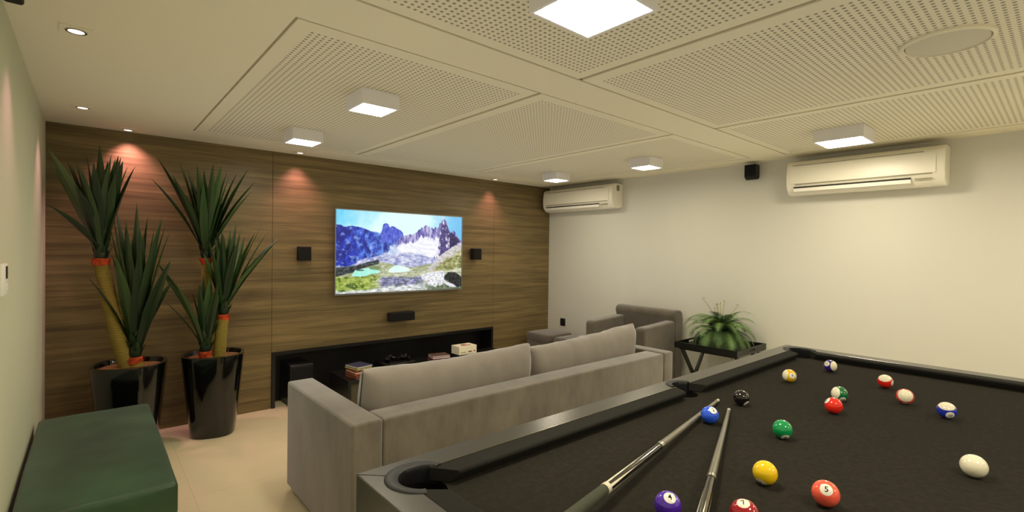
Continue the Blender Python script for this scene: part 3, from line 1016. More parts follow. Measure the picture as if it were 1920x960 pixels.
# ================================================================== ARMCHAIR and OTTOMANS
t = thing('armchair', 'grey brown velvet armchair facing left against the right wall', 'armchair', (4.33, 3.02, 0))
cx0, cx1, cy0, cy1 = 3.985, 4.68, 2.655, 3.385
def arm_bm(y0, y1):
    prof = [(cx0, .03), (cx0, .70), (cx0 + .02, .722), (cx0 + .3, .735), (cx1 - .12, .752), (cx1 - .06, .745), (cx1 - .06, .03)]
    return prism(prof, 'Y', y0, y1)
obj('arm', arm_bm(cy0, cy0 + .11), M['velvet_chair'], t, smooth=40, bevel=.018)
obj('arm', arm_bm(cy1 - .11, cy1), M['velvet_chair'], t, smooth=40, bevel=.018)
bprof = [(cx1 - .16, .06), (cx1 - .17, .76), (cx1 - .185, .80), (cx1 - .175, .84), (cx1 - .14, .858), (cx1 - .06, .856), (cx1 - .02, .835), (cx1, .76), (cx1 - .02, .06)]
obj('backrest', prism(bprof, 'Y', cy0 - .004, cy1 + .004), M['velvet_chair'], t, smooth=50, bevel=.014)
obj('seat_base', rbox(cx0 + .015, cx1 - .15, cy0 + .11, cy1 - .11, .05, .28, .012, 2), M['velvet_chair'], t, smooth=40)
obj('seat_cushion', rbox(cx0 + .005, cx1 - .16, cy0 + .115, cy1 - .115, .28, .43, .035, 4, 4, .015), M['velvet_chair'], t, smooth=50)
for sx in (cx0 + .06, cx1 - .08):
    for sy in (cy0 + .06, cy1 - .06):
        obj('leg', lathe([(.018, 0), (.022, .05)], 14, (sx, sy, 0), caps=True), M['black_mat'], t)

def ottoman(x0, x1, y0, y1, h, label):
    t = thing('ottoman', label, 'ottoman', ((x0 + x1) / 2, (y0 + y1) / 2, 0), 'low square ottomans by the right wall')
    obj('base', rbox(x0 + .008, x1 - .008, y0 + .008, y1 - .008, .04, h - .09, .01, 2), M['velvet_chair'], t, smooth=40)
    obj('seat_pad', rbox(x0, x1, y0, y1, h - .09, h, .022, 4, 3, .006), M['velvet_chair'], t, smooth=50)
    for sx in (x0 + .04, x1 - .04):
        for sy in (y0 + .04, y1 - .04):
            obj('leg', lathe([(.015, 0), (.018, .042)], 12, (sx, sy, 0), caps=True), M['black_mat'], t)
ottoman(4.165, 4.575, 4.10, 4.51, .432, 'square grey brown ottoman standing in the corner by the walnut wall')
ottoman(4.15, 4.56, 3.60, 4.01, .432, 'square grey brown ottoman between the corner ottoman and the armchair')

# ================================================================== TRAY TABLE WITH FERN
t = thing('tray_table', 'black butler tray table with crossed legs between armchair and pool table', 'side table', (4.44, 2.14, 0))
tx0, tx1, ty0, ty1, tz = 4.135, 4.725, 1.845, 2.43, .622
obj('tray', B((tx0 + .012, tx1 - .012, ty0 + .012, ty1 - .012, tz - .052, tz - .040)), M['black_lac'], t)
def rim_side(x0, x1, y0, y1, handle=False):
    b = B((x0, x1, y0, y1, tz - .055, tz))
    if handle:
        xm = (x0 + x1) / 2
        b = boolean_cut(b, [rbox(xm - .055, xm + .055, y0 - .02, y1 + .02, tz - .036, tz - .014, .008, 2)])
    return b
obj('tray_rim', merge(rim_side(tx0, tx1, ty0, ty0 + .012, True), rim_side(tx0, tx1, ty1 - .012, ty1, True),
                      rim_side(tx0, tx0 + .012, ty0 + .012, ty1 - .012), rim_side(tx1 - .012, tx1, ty0 + .012, ty1 - .012)), M['black_lac'], t)
def slanted(xa, za, xb, zb, y0, w=.034, th=.02):
    d = Vector((xb - xa, 0, zb - za)).normalized()
    n = Vector((-d.z, 0, d.x)) * w / 2
    poly = [(xa + n.x, za + n.z), (xb + n.x, zb + n.z), (xb - n.x, zb - n.z), (xa - n.x, za - n.z)]
    return prism(poly, 'Y', y0, y0 + th)
for yy in (ty1 - .05, ty0 + .03):
    obj('leg', slanted(4.205, tz - .065, 4.615, .012, yy), M['black_lac'], t)
    obj('leg', slanted(4.615, tz - .065, 4.205, .012, yy - .022 if yy > 2 else yy + .022), M['black_lac'], t)
for xx in (4.205, 4.615):
    obj('stretcher', rod((xx, ty0 + .03, .06), (xx, ty1 - .03, .06), .01), M['black_lac'], t)
    obj('support_rail', B((xx - .015, xx + .015, ty0 + .02, ty1 - .02, tz - .075, tz - .055)), M['black_lac'], t)

fx, fy, fz = 4.47, 2.15, tz - .040
t = thing('potted_fern', 'bushy green fern in a black pot on the tray table', 'potted fern', (fx, fy, fz))
obj('pot', lathe([(.062, 0), (.068, .02), (.085, .11), (.09, .125), (.082, .125), (.078, .10), (.0005, .10)], 36, (fx, fy, fz)), M['black_lac'], t, smooth=40)
rnd = random.Random(21)
bm = bmesh.new()
tl = bm.verts.layers.float.new('tone')
def frond(base, az, L, up, droop, tone, wmax=.055):
    n = 22
    p = Vector(base)
    d0 = Vector((cos(az), sin(az), 0))
    side = Vector((-sin(az), cos(az), 0))
    ang = up
    prev = None
    pts = []
    for i in range(n + 1):
        s = i / n
        pts.append((p.copy(), ang))
        p = p + (d0 * cos(ang) + Vector((0, 0, 1)) * sin(ang)) * (L / n)
        ang -= droop / n * (1 + .8 * s)
    for i in range(1, n + 1):
        s = i / n
        q, a = pts[i]
        q0, _ = pts[i - 1]
        tdir = (q - q0).normalized()
        nrm = side.cross(tdir)
        w = wmax * (math.sin(pi * min(1, s * .93 + .10)) ** .6) * (1.02 - .25 * s)
        if s < .12:
            w *= .35
        for sg in (-1, 1):
            tipp = q + side * sg * w + tdir * w * .42 - nrm * w * .12 * 1.0 + Vector((0, 0, -w * .22))
            c0 = q0 + side * sg * .001
            m1 = q0 + (tipp - q0) * .45 + tdir * (L / n) * .05
            m2 = q + (tipp - q) * .5 - tdir * (L / n) * .02
            vs = [bm.verts.new(v) for v in (c0, m1, tipp, m2, q + side * sg * .001)]
            tv = max(0, min(1, tone + rnd.uniform(-.08, .08) + .25 * s))
            for v in vs:
                v[tl] = tv
            bm.faces.new(vs if sg > 0 else vs[::-1])
crown = (fx, fy, fz + .13)
nfr = 84
for k in range(nfr):
    az = k * 2.39996 + rnd.uniform(-.2, .2)
    lay = k / nfr
    up = radians(86) - lay * radians(84) + rnd.uniform(-.1, .1)
    L = .40 - .06 * lay + rnd.uniform(-.05, .04)
    if cos(az) > .3:
        L *= .72                                       # the wall holds back this side
    droop = 1.6 + .3 * lay + rnd.uniform(-.3, .3)
    b0 = (crown[0] + .03 * cos(az), crown[1] + .03 * sin(az), crown[2])
    frond(b0, az, L, up, droop, rnd.uniform(.0, .75), .078)
obj('frond', bm, M['fern'], t)
st = bmesh.new()
for k in range(7):
    az = rnd.uniform(0, 6.28)
    h = rnd.uniform(.20, .30)
    lean = rnd.uniform(.02, .12) + (.04 if k % 2 else 0)
    pts = []
    for i in range(10):
        s = i / 9
        pts.append((crown[0] + cos(az) * lean * s ** 1.5, crown[1] + sin(az) * lean * s ** 1.5, crown[2] + h * s))
    for i in range(1, 7):
        a = i * .8
        pts.append((pts[9][0] + cos(az) * .012 * sin(a) * 1.0, pts[9][1] + sin(az) * .012 * sin(a), pts[9][2] + .012 * (1 - cos(a)) - .0))
    tube(pts, [.0022] * len(pts), 6, st)
obj('fiddlehead', st, M['fern_stem'], t, smooth=60)

# ================================================================== TALL SPIKY PLANTS
def leaf_to(bm, tl, base, tip, w, sway, tone, rr):
    """sword leaf from base to tip: leaves the head steeply, then arches out"""
    base, tip = Vector(base), Vector(tip)
    L = (tip - base).length
    d = (tip - base) / L
    ctrl = base + (Vector((d.x * .85, d.y * .85, 0)) + Vector((0, 0, 1)) * max(.35, d.z * 1.1)).normalized() * L * .52
    side0 = d.cross(Vector((0, 0, 1)))
    if side0.length < .05:
        side0 = Vector((1, 0, 0))
    side0.normalize()
    n = 14
    rows = []
    for i in range(n + 1):
        s_ = i / n
        p = base * (1 - s_) ** 2 + ctrl * 2 * s_ * (1 - s_) + tip * s_ ** 2
        tg = ((ctrl - base) * (1 - s_) + (tip - ctrl) * s_).normalized()
        sd = (side0 - tg * side0.dot(tg)).normalized()
        ang = sway * (.4 + .6 * s_)
        sd = sd * cos(ang) + tg.cross(sd) * sin(ang)
        nr = sd.cross(tg)
        ww = w * (.50 + 1.19 * s_ if s_ < .42 else max(0.0, 1 - ((s_ - .42) / .58) ** 1.75))
        if nr.z < 0:
            nr = -nr
        f = .20 * ww
        row = [bm.verts.new(p - sd * ww / 2 + nr * f), bm.verts.new(p), bm.verts.new(p + sd * ww / 2 + nr * f)]
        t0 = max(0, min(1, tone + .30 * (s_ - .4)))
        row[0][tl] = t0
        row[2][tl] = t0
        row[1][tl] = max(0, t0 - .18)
        rows.append(row)
    for r0, r1 in zip(rows, rows[1:]):
        bm.faces.new((r0[0], r0[1], r1[1], r1[0]))
        bm.faces.new((r0[1], r0[2], r1[2], r1[1]))

CROWN_A = ((.058, 4.34, 1.362), [(-0.205, 4.196, 2.057), (-0.205, 4.294, 1.979), (-0.205, 4.238, 1.7), (-0.022, 4.313, 2.07), (0.047, 4.32, 2.13), (-0.043, 4.141, 1.938), (0.027, 4.124, 1.933), (0.151, 4.388, 2.08), (0.169, 4.203, 2.02), (0.131, 4.195, 1.929), (0.207, 4.439, 2.022), (0.239, 4.27, 2.001), (-0.122, 4.388, 1.91), (-0.17, 4.272, 1.938), (0.092, 4.325, 2.026), (-0.073, 4.168, 1.834)])
CROWN_B = ((.243, 4.31, .678), [(-0.025, 4.293, 1.259), (0.137, 4.368, 1.716), (0.246, 4.257, 1.743), (0.312, 4.327, 1.658), (0.101, 4.305, 1.579), (0.377, 4.11, 1.643), (0.419, 4.333, 1.606), (0.35, 4.279, 1.589), (0.428, 4.186, 1.551), (0.425, 4.1, 1.352), (0.475, 4.367, 1.21), (0.186, 4.241, 1.618), (0.281, 4.32, 1.522), (0.113, 4.371, 1.391), (0.046, 4.319, 1.145), (0.393, 4.385, 1.233), (0.215, 4.216, 1.394)])
CROWN_C = ((.69, 4.45, 1.372), [(0.371, 4.43, 2.103), (0.326, 4.341, 1.937), (0.509, 4.464, 2.091), (0.558, 4.45, 2.048), (0.597, 4.254, 2.056), (0.703, 4.264, 2.079), (0.76, 4.284, 2.072), (0.676, 4.471, 2.051), (0.955, 4.339, 2.069), (1.025, 4.387, 1.987), (0.975, 4.305, 1.893), (0.881, 4.357, 2.033), (0.825, 4.326, 2.009), (0.448, 4.318, 1.979), (0.58, 4.376, 1.918)])
CROWN_D = ((.79, 4.34, .932), [(0.869, 4.307, 1.632), (1.077, 4.409, 1.633), (1.107, 4.338, 1.578), (1.213, 4.417, 1.528), (1.164, 4.394, 1.465), (0.747, 4.437, 1.639), (0.779, 4.335, 1.566), (0.661, 4.172, 1.505), (1.025, 4.395, 1.57), (0.957, 4.429, 1.539), (0.848, 4.41, 1.599), (1.08, 4.302, 1.399)])
CROWN_E = ((.668, 4.31, .662), [(0.365, 4.318, 1.333), (0.372, 4.158, 1.269), (0.409, 4.356, 1.052), (0.646, 4.274, 1.238), (0.603, 4.181, 1.171), (0.717, 4.11, 1.211), (0.793, 4.363, 0.995), (0.72, 4.407, 1.167), (0.452, 4.118, 1.193), (0.86, 4.346, 0.993)])

def rosette(parent, crown, width, seed, extra=10, spread=.22):
    c, tips = crown
    rr = random.Random(seed)
    bm = bmesh.new()
    tl = bm.verts.layers.float.new('tone')
    c = Vector(c)
    top = max(t_[2] for t_ in tips)
    H_ = top - c.z
    pts = [Vector(t_) for t_ in tips]
    for k in range(extra):                              # shorter leaves filling the heart and the far side
        a = k * 2.39996
        rad = spread * (.25 + .75 * rr.random())
        pts.append(Vector((c.x + rad * cos(a), c.y + abs(rad * sin(a)) * rr.choice((-1, .7)), c.z + H_ * rr.uniform(.62, .93))))
    for tp in pts:
        tp.y = min(tp.y, YB - .035)
        tp.x = max(tp.x, XL + .03)
        d = (tp - c)
        a = math.atan2(d.y, d.x)
        lift = rr.uniform(0, .07)
        base = c + Vector((.020 * cos(a), .020 * sin(a), lift))
        leaf_to(bm, tl, base, tp, width * rr.uniform(.8, 1.12), rr.uniform(-.9, .9), rr.uniform(.05, .55), rr)
    # short stubs of cut leaves wrapped round the head
    for k in range(12):
        a = k * 2.39996
        b0 = c + Vector((.03 * cos(a), .03 * sin(a), -.02 + .012 * k))
        leaf_to(bm, tl, b0, b0 + Vector((.035 * cos(a), .035 * sin(a), .10)), .040, 0, .2, rr)
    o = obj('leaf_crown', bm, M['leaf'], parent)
    obj('leaf_base', lathe([(.030, -.02), (.040, .01), (.036, .05), (.02, .09), (.0005, .11)], 16, c), M['leaf'], o, smooth=60)
    return o

def collar(parent, c, r):
    bm = bmesh.new()
    rr = random.Random(int(c[0] * 1000) + 5)
    for k in range(30):
        a = 2 * pi * k / 30
        d = Vector((cos(a), sin(a), 0))
        s = Vector((-sin(a), cos(a), 0)) * .009
        p0 = Vector(c) + d * r * .9 + Vector((0, 0, -.032))
        p1 = Vector(c) + d * (r + rr.uniform(.002, .016)) + Vector((0, 0, rr.uniform(-.005, .02)))
        bm.faces.new([bm.verts.new(p0 - s), bm.verts.new(p0 + s), bm.verts.new(p1 + s * .5), bm.verts.new(p1 - s * .5)])
    b2 = lathe([(r * .96, -.035), (r * 1.06, -.018), (r * .98, .012), (.0005, .02)], 20, c)
    return obj('orange_collar', merge(bm, b2), M['orange'], parent, smooth=60)

def pot_shape(cx, cy, rb, rt, h, rot):
    prof = [(.0005, 0), (rb * .96, 0), (rb, .012), (rb + (rt - rb) * .35, h * .33), (rb + (rt - rb) * .72, h * .68), (rt, h - .012), (rt - .002, h), (rt - .022, h), (rt - .028, h - .02), (rt - .04, h - .09)]
    return lathe(prof, 72, (cx, cy, 0), sq=2.7, rot=rot)

def trunk(parent, pts, r):
    n = len(pts)
    P = []
    for i in range(n - 1):
        for k in range(5):
            s = k / 5
            P.append(Vector(pts[i]).lerp(Vector(pts[i + 1]), s))
    P.append(Vector(pts[-1]))
    # smooth the polyline
    for _ in range(3):
        P = [P[0]] + [(P[i - 1] + P[i] * 2 + P[i + 1]) / 4 for i in range(1, len(P) - 1)] + [P[-1]]
    rad = [r * (1.18 - .22 * i / len(P)) * (1 + .04 * sin(i * 2.3)) for i in range(len(P))]
    return obj('trunk', tube(P, rad, 18), M['trunk'], parent, smooth=60)

# plant in the corner
px, py = .218, 4.345
PH = .622
t = thing('potted_yucca', 'tall two headed spiky yucca in a glossy black pot nearest the left corner', 'potted plant', (px, py, 0), 'potted yuccas along the walnut wall')
obj('pot', pot_shape(px, py, .155, .212, PH, radians(-14)), M['pot'], t, smooth=40)
obj('soil', lathe([(.184, 0), (.12, .010), (.0005, .016)], 40, (px, py, PH - .034), sq=2.7, rot=radians(-14)), M['soil'], t, smooth=60)
trunk(t, [(.215, 4.33, PH - .08), (.165, 4.33, .75), (.115, 4.34, 1.0), (.085, 4.34, 1.18), (.058, 4.34, 1.34)], .043)
collar(t, (.058, 4.34, 1.345), .047)
rosette(t, CROWN_A, .078, 3, 17, .24)
trunk(t, [(.255, 4.31, PH - .08), (.25, 4.31, .63)], .042)
collar(t, (.243, 4.31, .652), .044)
rosette(t, CROWN_B, .072, 8, 14, .20)

# plant beside it
qx, qy = .733, 4.375
t = thing('potted_yucca', 'three headed spiky yucca in a glossy black pot standing left of the recess', 'potted plant', (qx, qy, 0), 'potted yuccas along the walnut wall')
obj('pot', pot_shape(qx, qy, .150, .208, PH, radians(-18)), M['pot'], t, smooth=40)
obj('soil', lathe([(.180, 0), (.12, .010), (.0005, .016)], 40, (qx, qy, PH - .034), sq=2.7, rot=radians(-18)), M['soil'], t, smooth=60)
trunk(t, [(.71, 4.46, PH - .08), (.70, 4.46, .9), (.69, 4.45, 1.35)], .034)
collar(t, (.69, 4.45, 1.345), .036)
rosette(t, CROWN_C, .066, 12, 20, .22)
trunk(t, [(.762, 4.34, PH - .08), (.772, 4.34, .75), (.79, 4.34, .90)], .040)
collar(t, (.79, 4.34, .908), .040)
rosette(t, CROWN_D, .060, 17, 13, .18)
trunk(t, [(.675, 4.31, PH - .08), (.672, 4.31, .62)], .040)
collar(t, (.668, 4.31, .64), .042)
rosette(t, CROWN_E, .058, 23, 8, .16)

# ================================================================== GREEN BENCH
t = thing('green_bench', 'upholstered dark green bench against the left wall in the foreground', 'bench', (.02, 3.1, 0))
bm = rbox(XL + .018, .285, 2.435, 3.80, .315, .462, .022, 4, 6, .006, .004, 3)
obj('seat_pad', bm, M['green'], t, smooth=50)
obj('seam', merge(tube([(XL + .03, 2.438, .447), (.270, 2.438, .447)], .0028, 8), tube([(.280, 2.45, .447), (.282, 3.78, .447)], .0028, 8)), M['green'], t, smooth=60)
obj('base', rbox(XL + .035, .262, 2.46, 3.775, .03, .315, .01, 2), M['green_dark'], t, smooth=40)
for sx in (XL + .06, .24):
    for sy in (2.49, 3.74):
        obj('leg', lathe([(.016, 0), (.018, .032)], 12, (sx, sy, 0), caps=True), M['black_mat'], t)

# ================================================================== POOL TABLE
FZ, RZT = .865, .900                 # felt and rail heights
PX0, PX1, PY1 = .492, 3.205, 1.135
PY0 = PY1 - 1.45
MW, CW = .078, .062                  # metal top width, cushion width
t = thing('pool_table', 'large pool table with black felt and grey metal rails', 'pool table', ((PX0 + PX1) / 2, (PY0 + PY1) / 2, 0))
pool = t
MIDX = 1.868
pcs = [(PX0 + .112, PY1 - .110), (PX1 - .112, PY1 - .110), (PX0 + .112, PY0 + .110), (PX1 - .112, PY0 + .110)]
mids = [(MIDX, PY1 - .080), (MIDX, PY0 + .080)]
CR, MR = .068, .060
def cutters():
    return [lathe([(CR, -.3), (CR, .3)], 64, (x, y, RZT), caps=True) for x, y in pcs] + [lathe([(MR, -.3), (MR, .3)], 64, (x, y, RZT), caps=True) for x, y in mids]
def frame_part(poly):
    return boolean_cut(prism(poly, 'Z', FZ - .105, RZT), cutters())
ix0, ix1, iy0, iy1 = PX0 + MW, PX1 - MW - .012, PY0 + MW, PY1 - MW
J = .0008
for nm, poly in (('long', [(PX0 + J, PY1), (PX1 - J, PY1), (ix1 - J, iy1), (ix0 + J, iy1)]), ('long', [(PX0 + J, PY0), (ix0 + J, iy0), (ix1 - J, iy0), (PX1 - J, PY0)]),
                 ('end', [(PX0, PY0 + J), (PX0, PY1 - J), (ix0, iy1 - J), (ix0, iy0 + J)]), ('end', [(PX1, PY0 + J), (ix1, iy0 + J), (ix1, iy1 - J), (PX1, PY1 - J)])):
    obj('rail', frame_part(poly), M['rail'], t, bevel=.0025, label='grey metal %s rail' % nm)
for ex0, ex1 in ((ix0 + .082, MIDX - .052), (MIDX + .052, ix1 - .082)):
    obj('edge_strip', B((ex0, ex1, iy1 - .0015, iy1, RZT - .001, RZT + .0012)), M['rail_trim'], t)
# cloth bed
bed = boolean_cut(B((ix0, ix1, iy0, iy1, FZ - .03, FZ)), cutters())
obj('felt_bed', bed, M['felt'], t)
# cushions: profile swept straight, ends cut back towards the pockets
def cushion(p0, p1, inward, cut0, cut1):
    """p0-p1 along the rail's inner edge; inward is the direction of the nose; cut = how far the nose end is set back"""
    p0, p1, n = Vector(p0), Vector(p1), Vector(inward)
    d = (p1 - p0).normalized()
    bm = bmesh.new()
    secs = []
    steps = [(0.0, 0), (.25, 1), (.6, 2), (1.0, 3)]
    # cross section: (inward offset fraction, z)
    prof = [(0, RZT - .0005), (.93, RZT - .0012), (.99, RZT - .005), (1.0, RZT - .010), (.72, FZ + .001), (0, FZ + .001)]
    for (pp, sgn, cut) in ((p0, 1, cut0), (p1, -1, cut1)):
        secs.append([bm.verts.new((pp + d * sgn * (cut * (f ** 1.15)) + n * CW * f).to_3d() + Vector((0, 0, z))) for f, z in prof])
    k = len(prof)
    for i in range(k):
        j = (i + 1) % k
        bm.faces.new((secs[0][i], secs[0][j], secs[1][j], secs[1][i]))
    bm.faces.new(secs[0][::-1])
    bm.faces.new(secs[1])
    bmesh.ops.recalc_face_normals(bm, faces=bm.faces)
    return bm
cg = .080
mg = .050
for args in (((ix0 + cg, iy1), (MIDX - mg, iy1), (0, -1), .050, .03), ((MIDX + mg, iy1), (ix1 - cg, iy1), (0, -1), .03, .050),
             ((ix0 + cg, iy0), (MIDX - mg, iy0), (0, 1), .050, .03), ((MIDX + mg, iy0), (ix1 - cg, iy0), (0, 1), .03, .050),
             ((ix0, iy0 + cg), (ix0, iy1 - cg), (1, 0), .050, .050), ((ix1, iy0 + cg), (ix1, iy1 - cg), (-1, 0), .050, .050)):
    obj('cushion', cushion(*args), M['felt_cushion'], t, smooth=30, bevel=.0015)
# pockets: dark cups with rubber horseshoe rims
def arc_rim(cx, cy, r, a0, a1, w=.016):
    bm = bmesh.new()
    n = 30
    rows = []
    for i in range(n + 1):
        a = a0 + (a1 - a0) * i / n
        c, s = cos(a), sin(a)
        e = max(0.0, cos((a - (a0 + a1) / 2) * .85)) ** .8          # widest at the back of the horseshoe
        ri = r - .0035 - .013 * e
        pr_ = [(r - .0036, RZT - .045), (ri, RZT - .012), (ri, RZT + .001), (ri + .003, RZT + .0035), (r + w - .003, RZT + .0035), (r + w, RZT + .0005)]
        rows.append([bm.verts.new((cx + q * c, cy + q * s, z)) for q, z in pr_])
    for a, b in zip(rows, rows[1:]):
        for i in range(len(a) - 1):
            bm.faces.new((a[i], a[i + 1], b[i + 1], b[i]))
    bmesh.ops.recalc_face_normals(bm, faces=bm.faces)
    return bm
def liner(cx, cy, r, a0, a1):
    bm = bmesh.new()
    n = 28
    top = [bm.verts.new((cx + (r - .0025) * cos(a0 + (a1 - a0) * i / n), cy + (r - .0025) * sin(a0 + (a1 - a0) * i / n), RZT + .0005)) for i in range(n + 1)]
    bot = [bm.verts.new((v.co.x, v.co.y, FZ - .01)) for v in top]
    for i in range(n):
        bm.faces.new((top[i], bot[i], bot[i + 1], top[i + 1]))
    return bm
def cup(cx, cy, r):
    return lathe([(r - .0008, .0), (r - .0008, -.10), (r * .8, -.14), (.0005, -.15)], 32, (cx, cy, FZ - .002))
for (cx, cy), ang in zip(pcs, (135, 45, 225, 315)):
    p = obj('pocket', cup(cx, cy, CR), M['pocket'], t, smooth=60)
    a = radians(ang)
    obj('pocket_liner', liner(cx, cy, CR, a - radians(118), a + radians(118)), M['pocket'], p, smooth=60)
    obj('pocket_rim', arc_rim(cx, cy, CR, a - radians(116), a + radians(116)), M['pocket_rim'], p, smooth=50)
for (cx, cy), ang in zip(mids, (90, 270)):
    p = obj('pocket', cup(cx, cy, MR), M['pocket'], t, smooth=60)
    a = radians(ang)
    obj('pocket_liner', liner(cx, cy, MR, a - radians(90), a + radians(90)), M['pocket'], p, smooth=60)
    obj('pocket_rim', arc_rim(cx, cy, MR, a - radians(80), a + radians(80), .010), M['pocket_rim'], p, smooth=50)
# body and legs under the rails
obj('apron', merge(B((PX0 + .012, PX1 - .012, PY1 - .045, PY1 - .012, .60, FZ - .105)), B((PX0 + .012, PX1 - .012, PY0 + .012, PY0 + .045, .60, FZ - .105)),
                   B((PX0 + .012, PX0 + .045, PY0 + .045, PY1 - .045, .60, FZ - .105)), B((PX1 - .045, PX1 - .012, PY0 + .045, PY1 - .045, .60, FZ - .105)),
                   B((PX0 + .045, PX1 - .045, PY0 + .045, PY1 - .045, .60, .62))), M['table_body'], t)
for lx in (PX0 + .14, PX1 - .14):
    for ly in (PY0 + .14, PY1 - .14):
        obj('leg', rbox(lx - .08, lx + .08, ly - .08, ly + .08, 0, .60, .01, 2), M['table_body'], t, smooth=40)

# ================================================================== BALLS
BR = .0292
BALLS = [
    ('9', (2.4184, 0.8409), (-0.674, -0.691, 0.26), (-0.667, 0.721, 0.188)),
    ('12', (2.8, 0.786), (-0.811, 0.376, 0.447), (-0.34, -0.926, 0.161)),
    ('14', (2.2669, 0.6029), (-0.583, -0.542, -0.606), (-0.785, 0.567, 0.248)),
    ('3', (2.0733, 0.5691), (-0.409, 0.666, 0.625), None),
    ('11', (2.6566, 0.5341), (-0.116, -0.991, -0.065), (-0.5, 0.002, 0.866)),
    ('13', (2.4342, 0.4254), (-0.357, -0.07, -0.932), (-0.908, -0.209, 0.363)),
    ('10', (2.3379, 0.2895), (-0.808, -0.456, -0.374), (-0.397, -0.049, 0.917)),
    ('8', (1.8976, 0.8279), (-0.168, -0.783, -0.599), None),
    ('2', (1.6112, 0.8083), (-0.299, -0.542, 0.786), None),
    ('6', (1.662, 0.5949), (-0.528, -0.508, -0.68), None),
    ('1', (1.2976, 0.5032), (-0.694, 0.053, -0.718), None),
    ('5', (1.2958, 0.368), (-0.723, -0.257, 0.641), None),
    ('0', (1.7754, 0.1631), (-0.54, -0.351, -0.765), None),
    ('4', (0.9623, 0.5749), (-0.345, -0.381, 0.858), None),
    ('7', (1.0587, 0.4505), (-0.32, -0.027, 0.947), None),
]
CO = {'1': rgb(248, 206, 20), '2': rgb(42, 92, 226), '3': rgb(236, 40, 26), '4': rgb(84, 40, 176), '5': rgb(250, 100, 76), '6': rgb(10, 146, 78), '7': rgb(168, 18, 36),
      '8': rgb(14, 12, 18), '9': rgb(242, 190, 26), '10': rgb(34, 52, 170), '11': rgb(222, 34, 26), '12': rgb(56, 36, 130), '13': rgb(236, 84, 66), '14': rgb(8, 112, 60)}
LAB = {'1': 'solid yellow pool ball lying between the cue tips and the orange ball, no number showing', '2': 'solid blue pool ball touching the left cue near its tip',
       '3': 'solid bright red pool ball touching the green and white ball', '4': 'solid purple pool ball with number four at the bottom edge between the cues',
       '5': 'solid orange pool ball with number five, in the foreground', '6': 'solid green pool ball with its number turned low',
       '7': 'solid dark red pool ball half cut by the bottom edge of the photo', '8': 'solid black pool ball beyond the tips of the two cues',
       '9': 'yellow striped pool ball left of the purple striped one near the far corner pocket', '10': 'blue striped pool ball with white top, right of the other striped balls',
       '11': 'red striped pool ball with white upper half near the far rail', '12': 'purple striped pool ball closest to the far rail and corner pocket',
       '13': 'mostly white striped pool ball with a thin orange red edge', '14': 'green and white striped pool ball behind the bright red ball', '0': 'plain ivory white cue ball alone at the right'}
def text_mesh(body, size):
    cu = bpy.data.curves.new('numeral_tmp', 'FONT')
    cu.body = body
    cu.align_x = 'CENTER'
    cu.align_y = 'CENTER'
    cu.size = size
    cu.offset = size * .012
    cu.resolution_u = 4
    o = bpy.data.objects.new('numeral_tmp', cu)
    COL.objects.link(o)
    dg = bpy.context.evaluated_depsgraph_get()
    dg.update()
    me = bpy.data.meshes.new_from_object(o.evaluated_get(dg))
    bpy.data.objects.remove(o)
    bm = bmesh.new()
    bm.from_mesh(me)
    bpy.data.meshes.remove(me)
    bmesh.ops.triangulate(bm, faces=bm.faces)
    return bm

def cap_on_sphere(r, ang0, ang1, n=28, rings=5):
    bm = bmesh.new()
    rows = []
    for k in range(rings + 1):
        a = ang0 + (ang1 - ang0) * k / rings
        rows.append([bm.verts.new((r * sin(a) * cos(2 * pi * i / n), r * sin(a) * sin(2 * pi * i / n), r * cos(a))) for i in range(n)])
    for a, b in zip(rows, rows[1:]):
        for i in range(n):
            j = (i + 1) % n
            bm.faces.new((a[i], b[i], b[j], a[j]))
    return bm

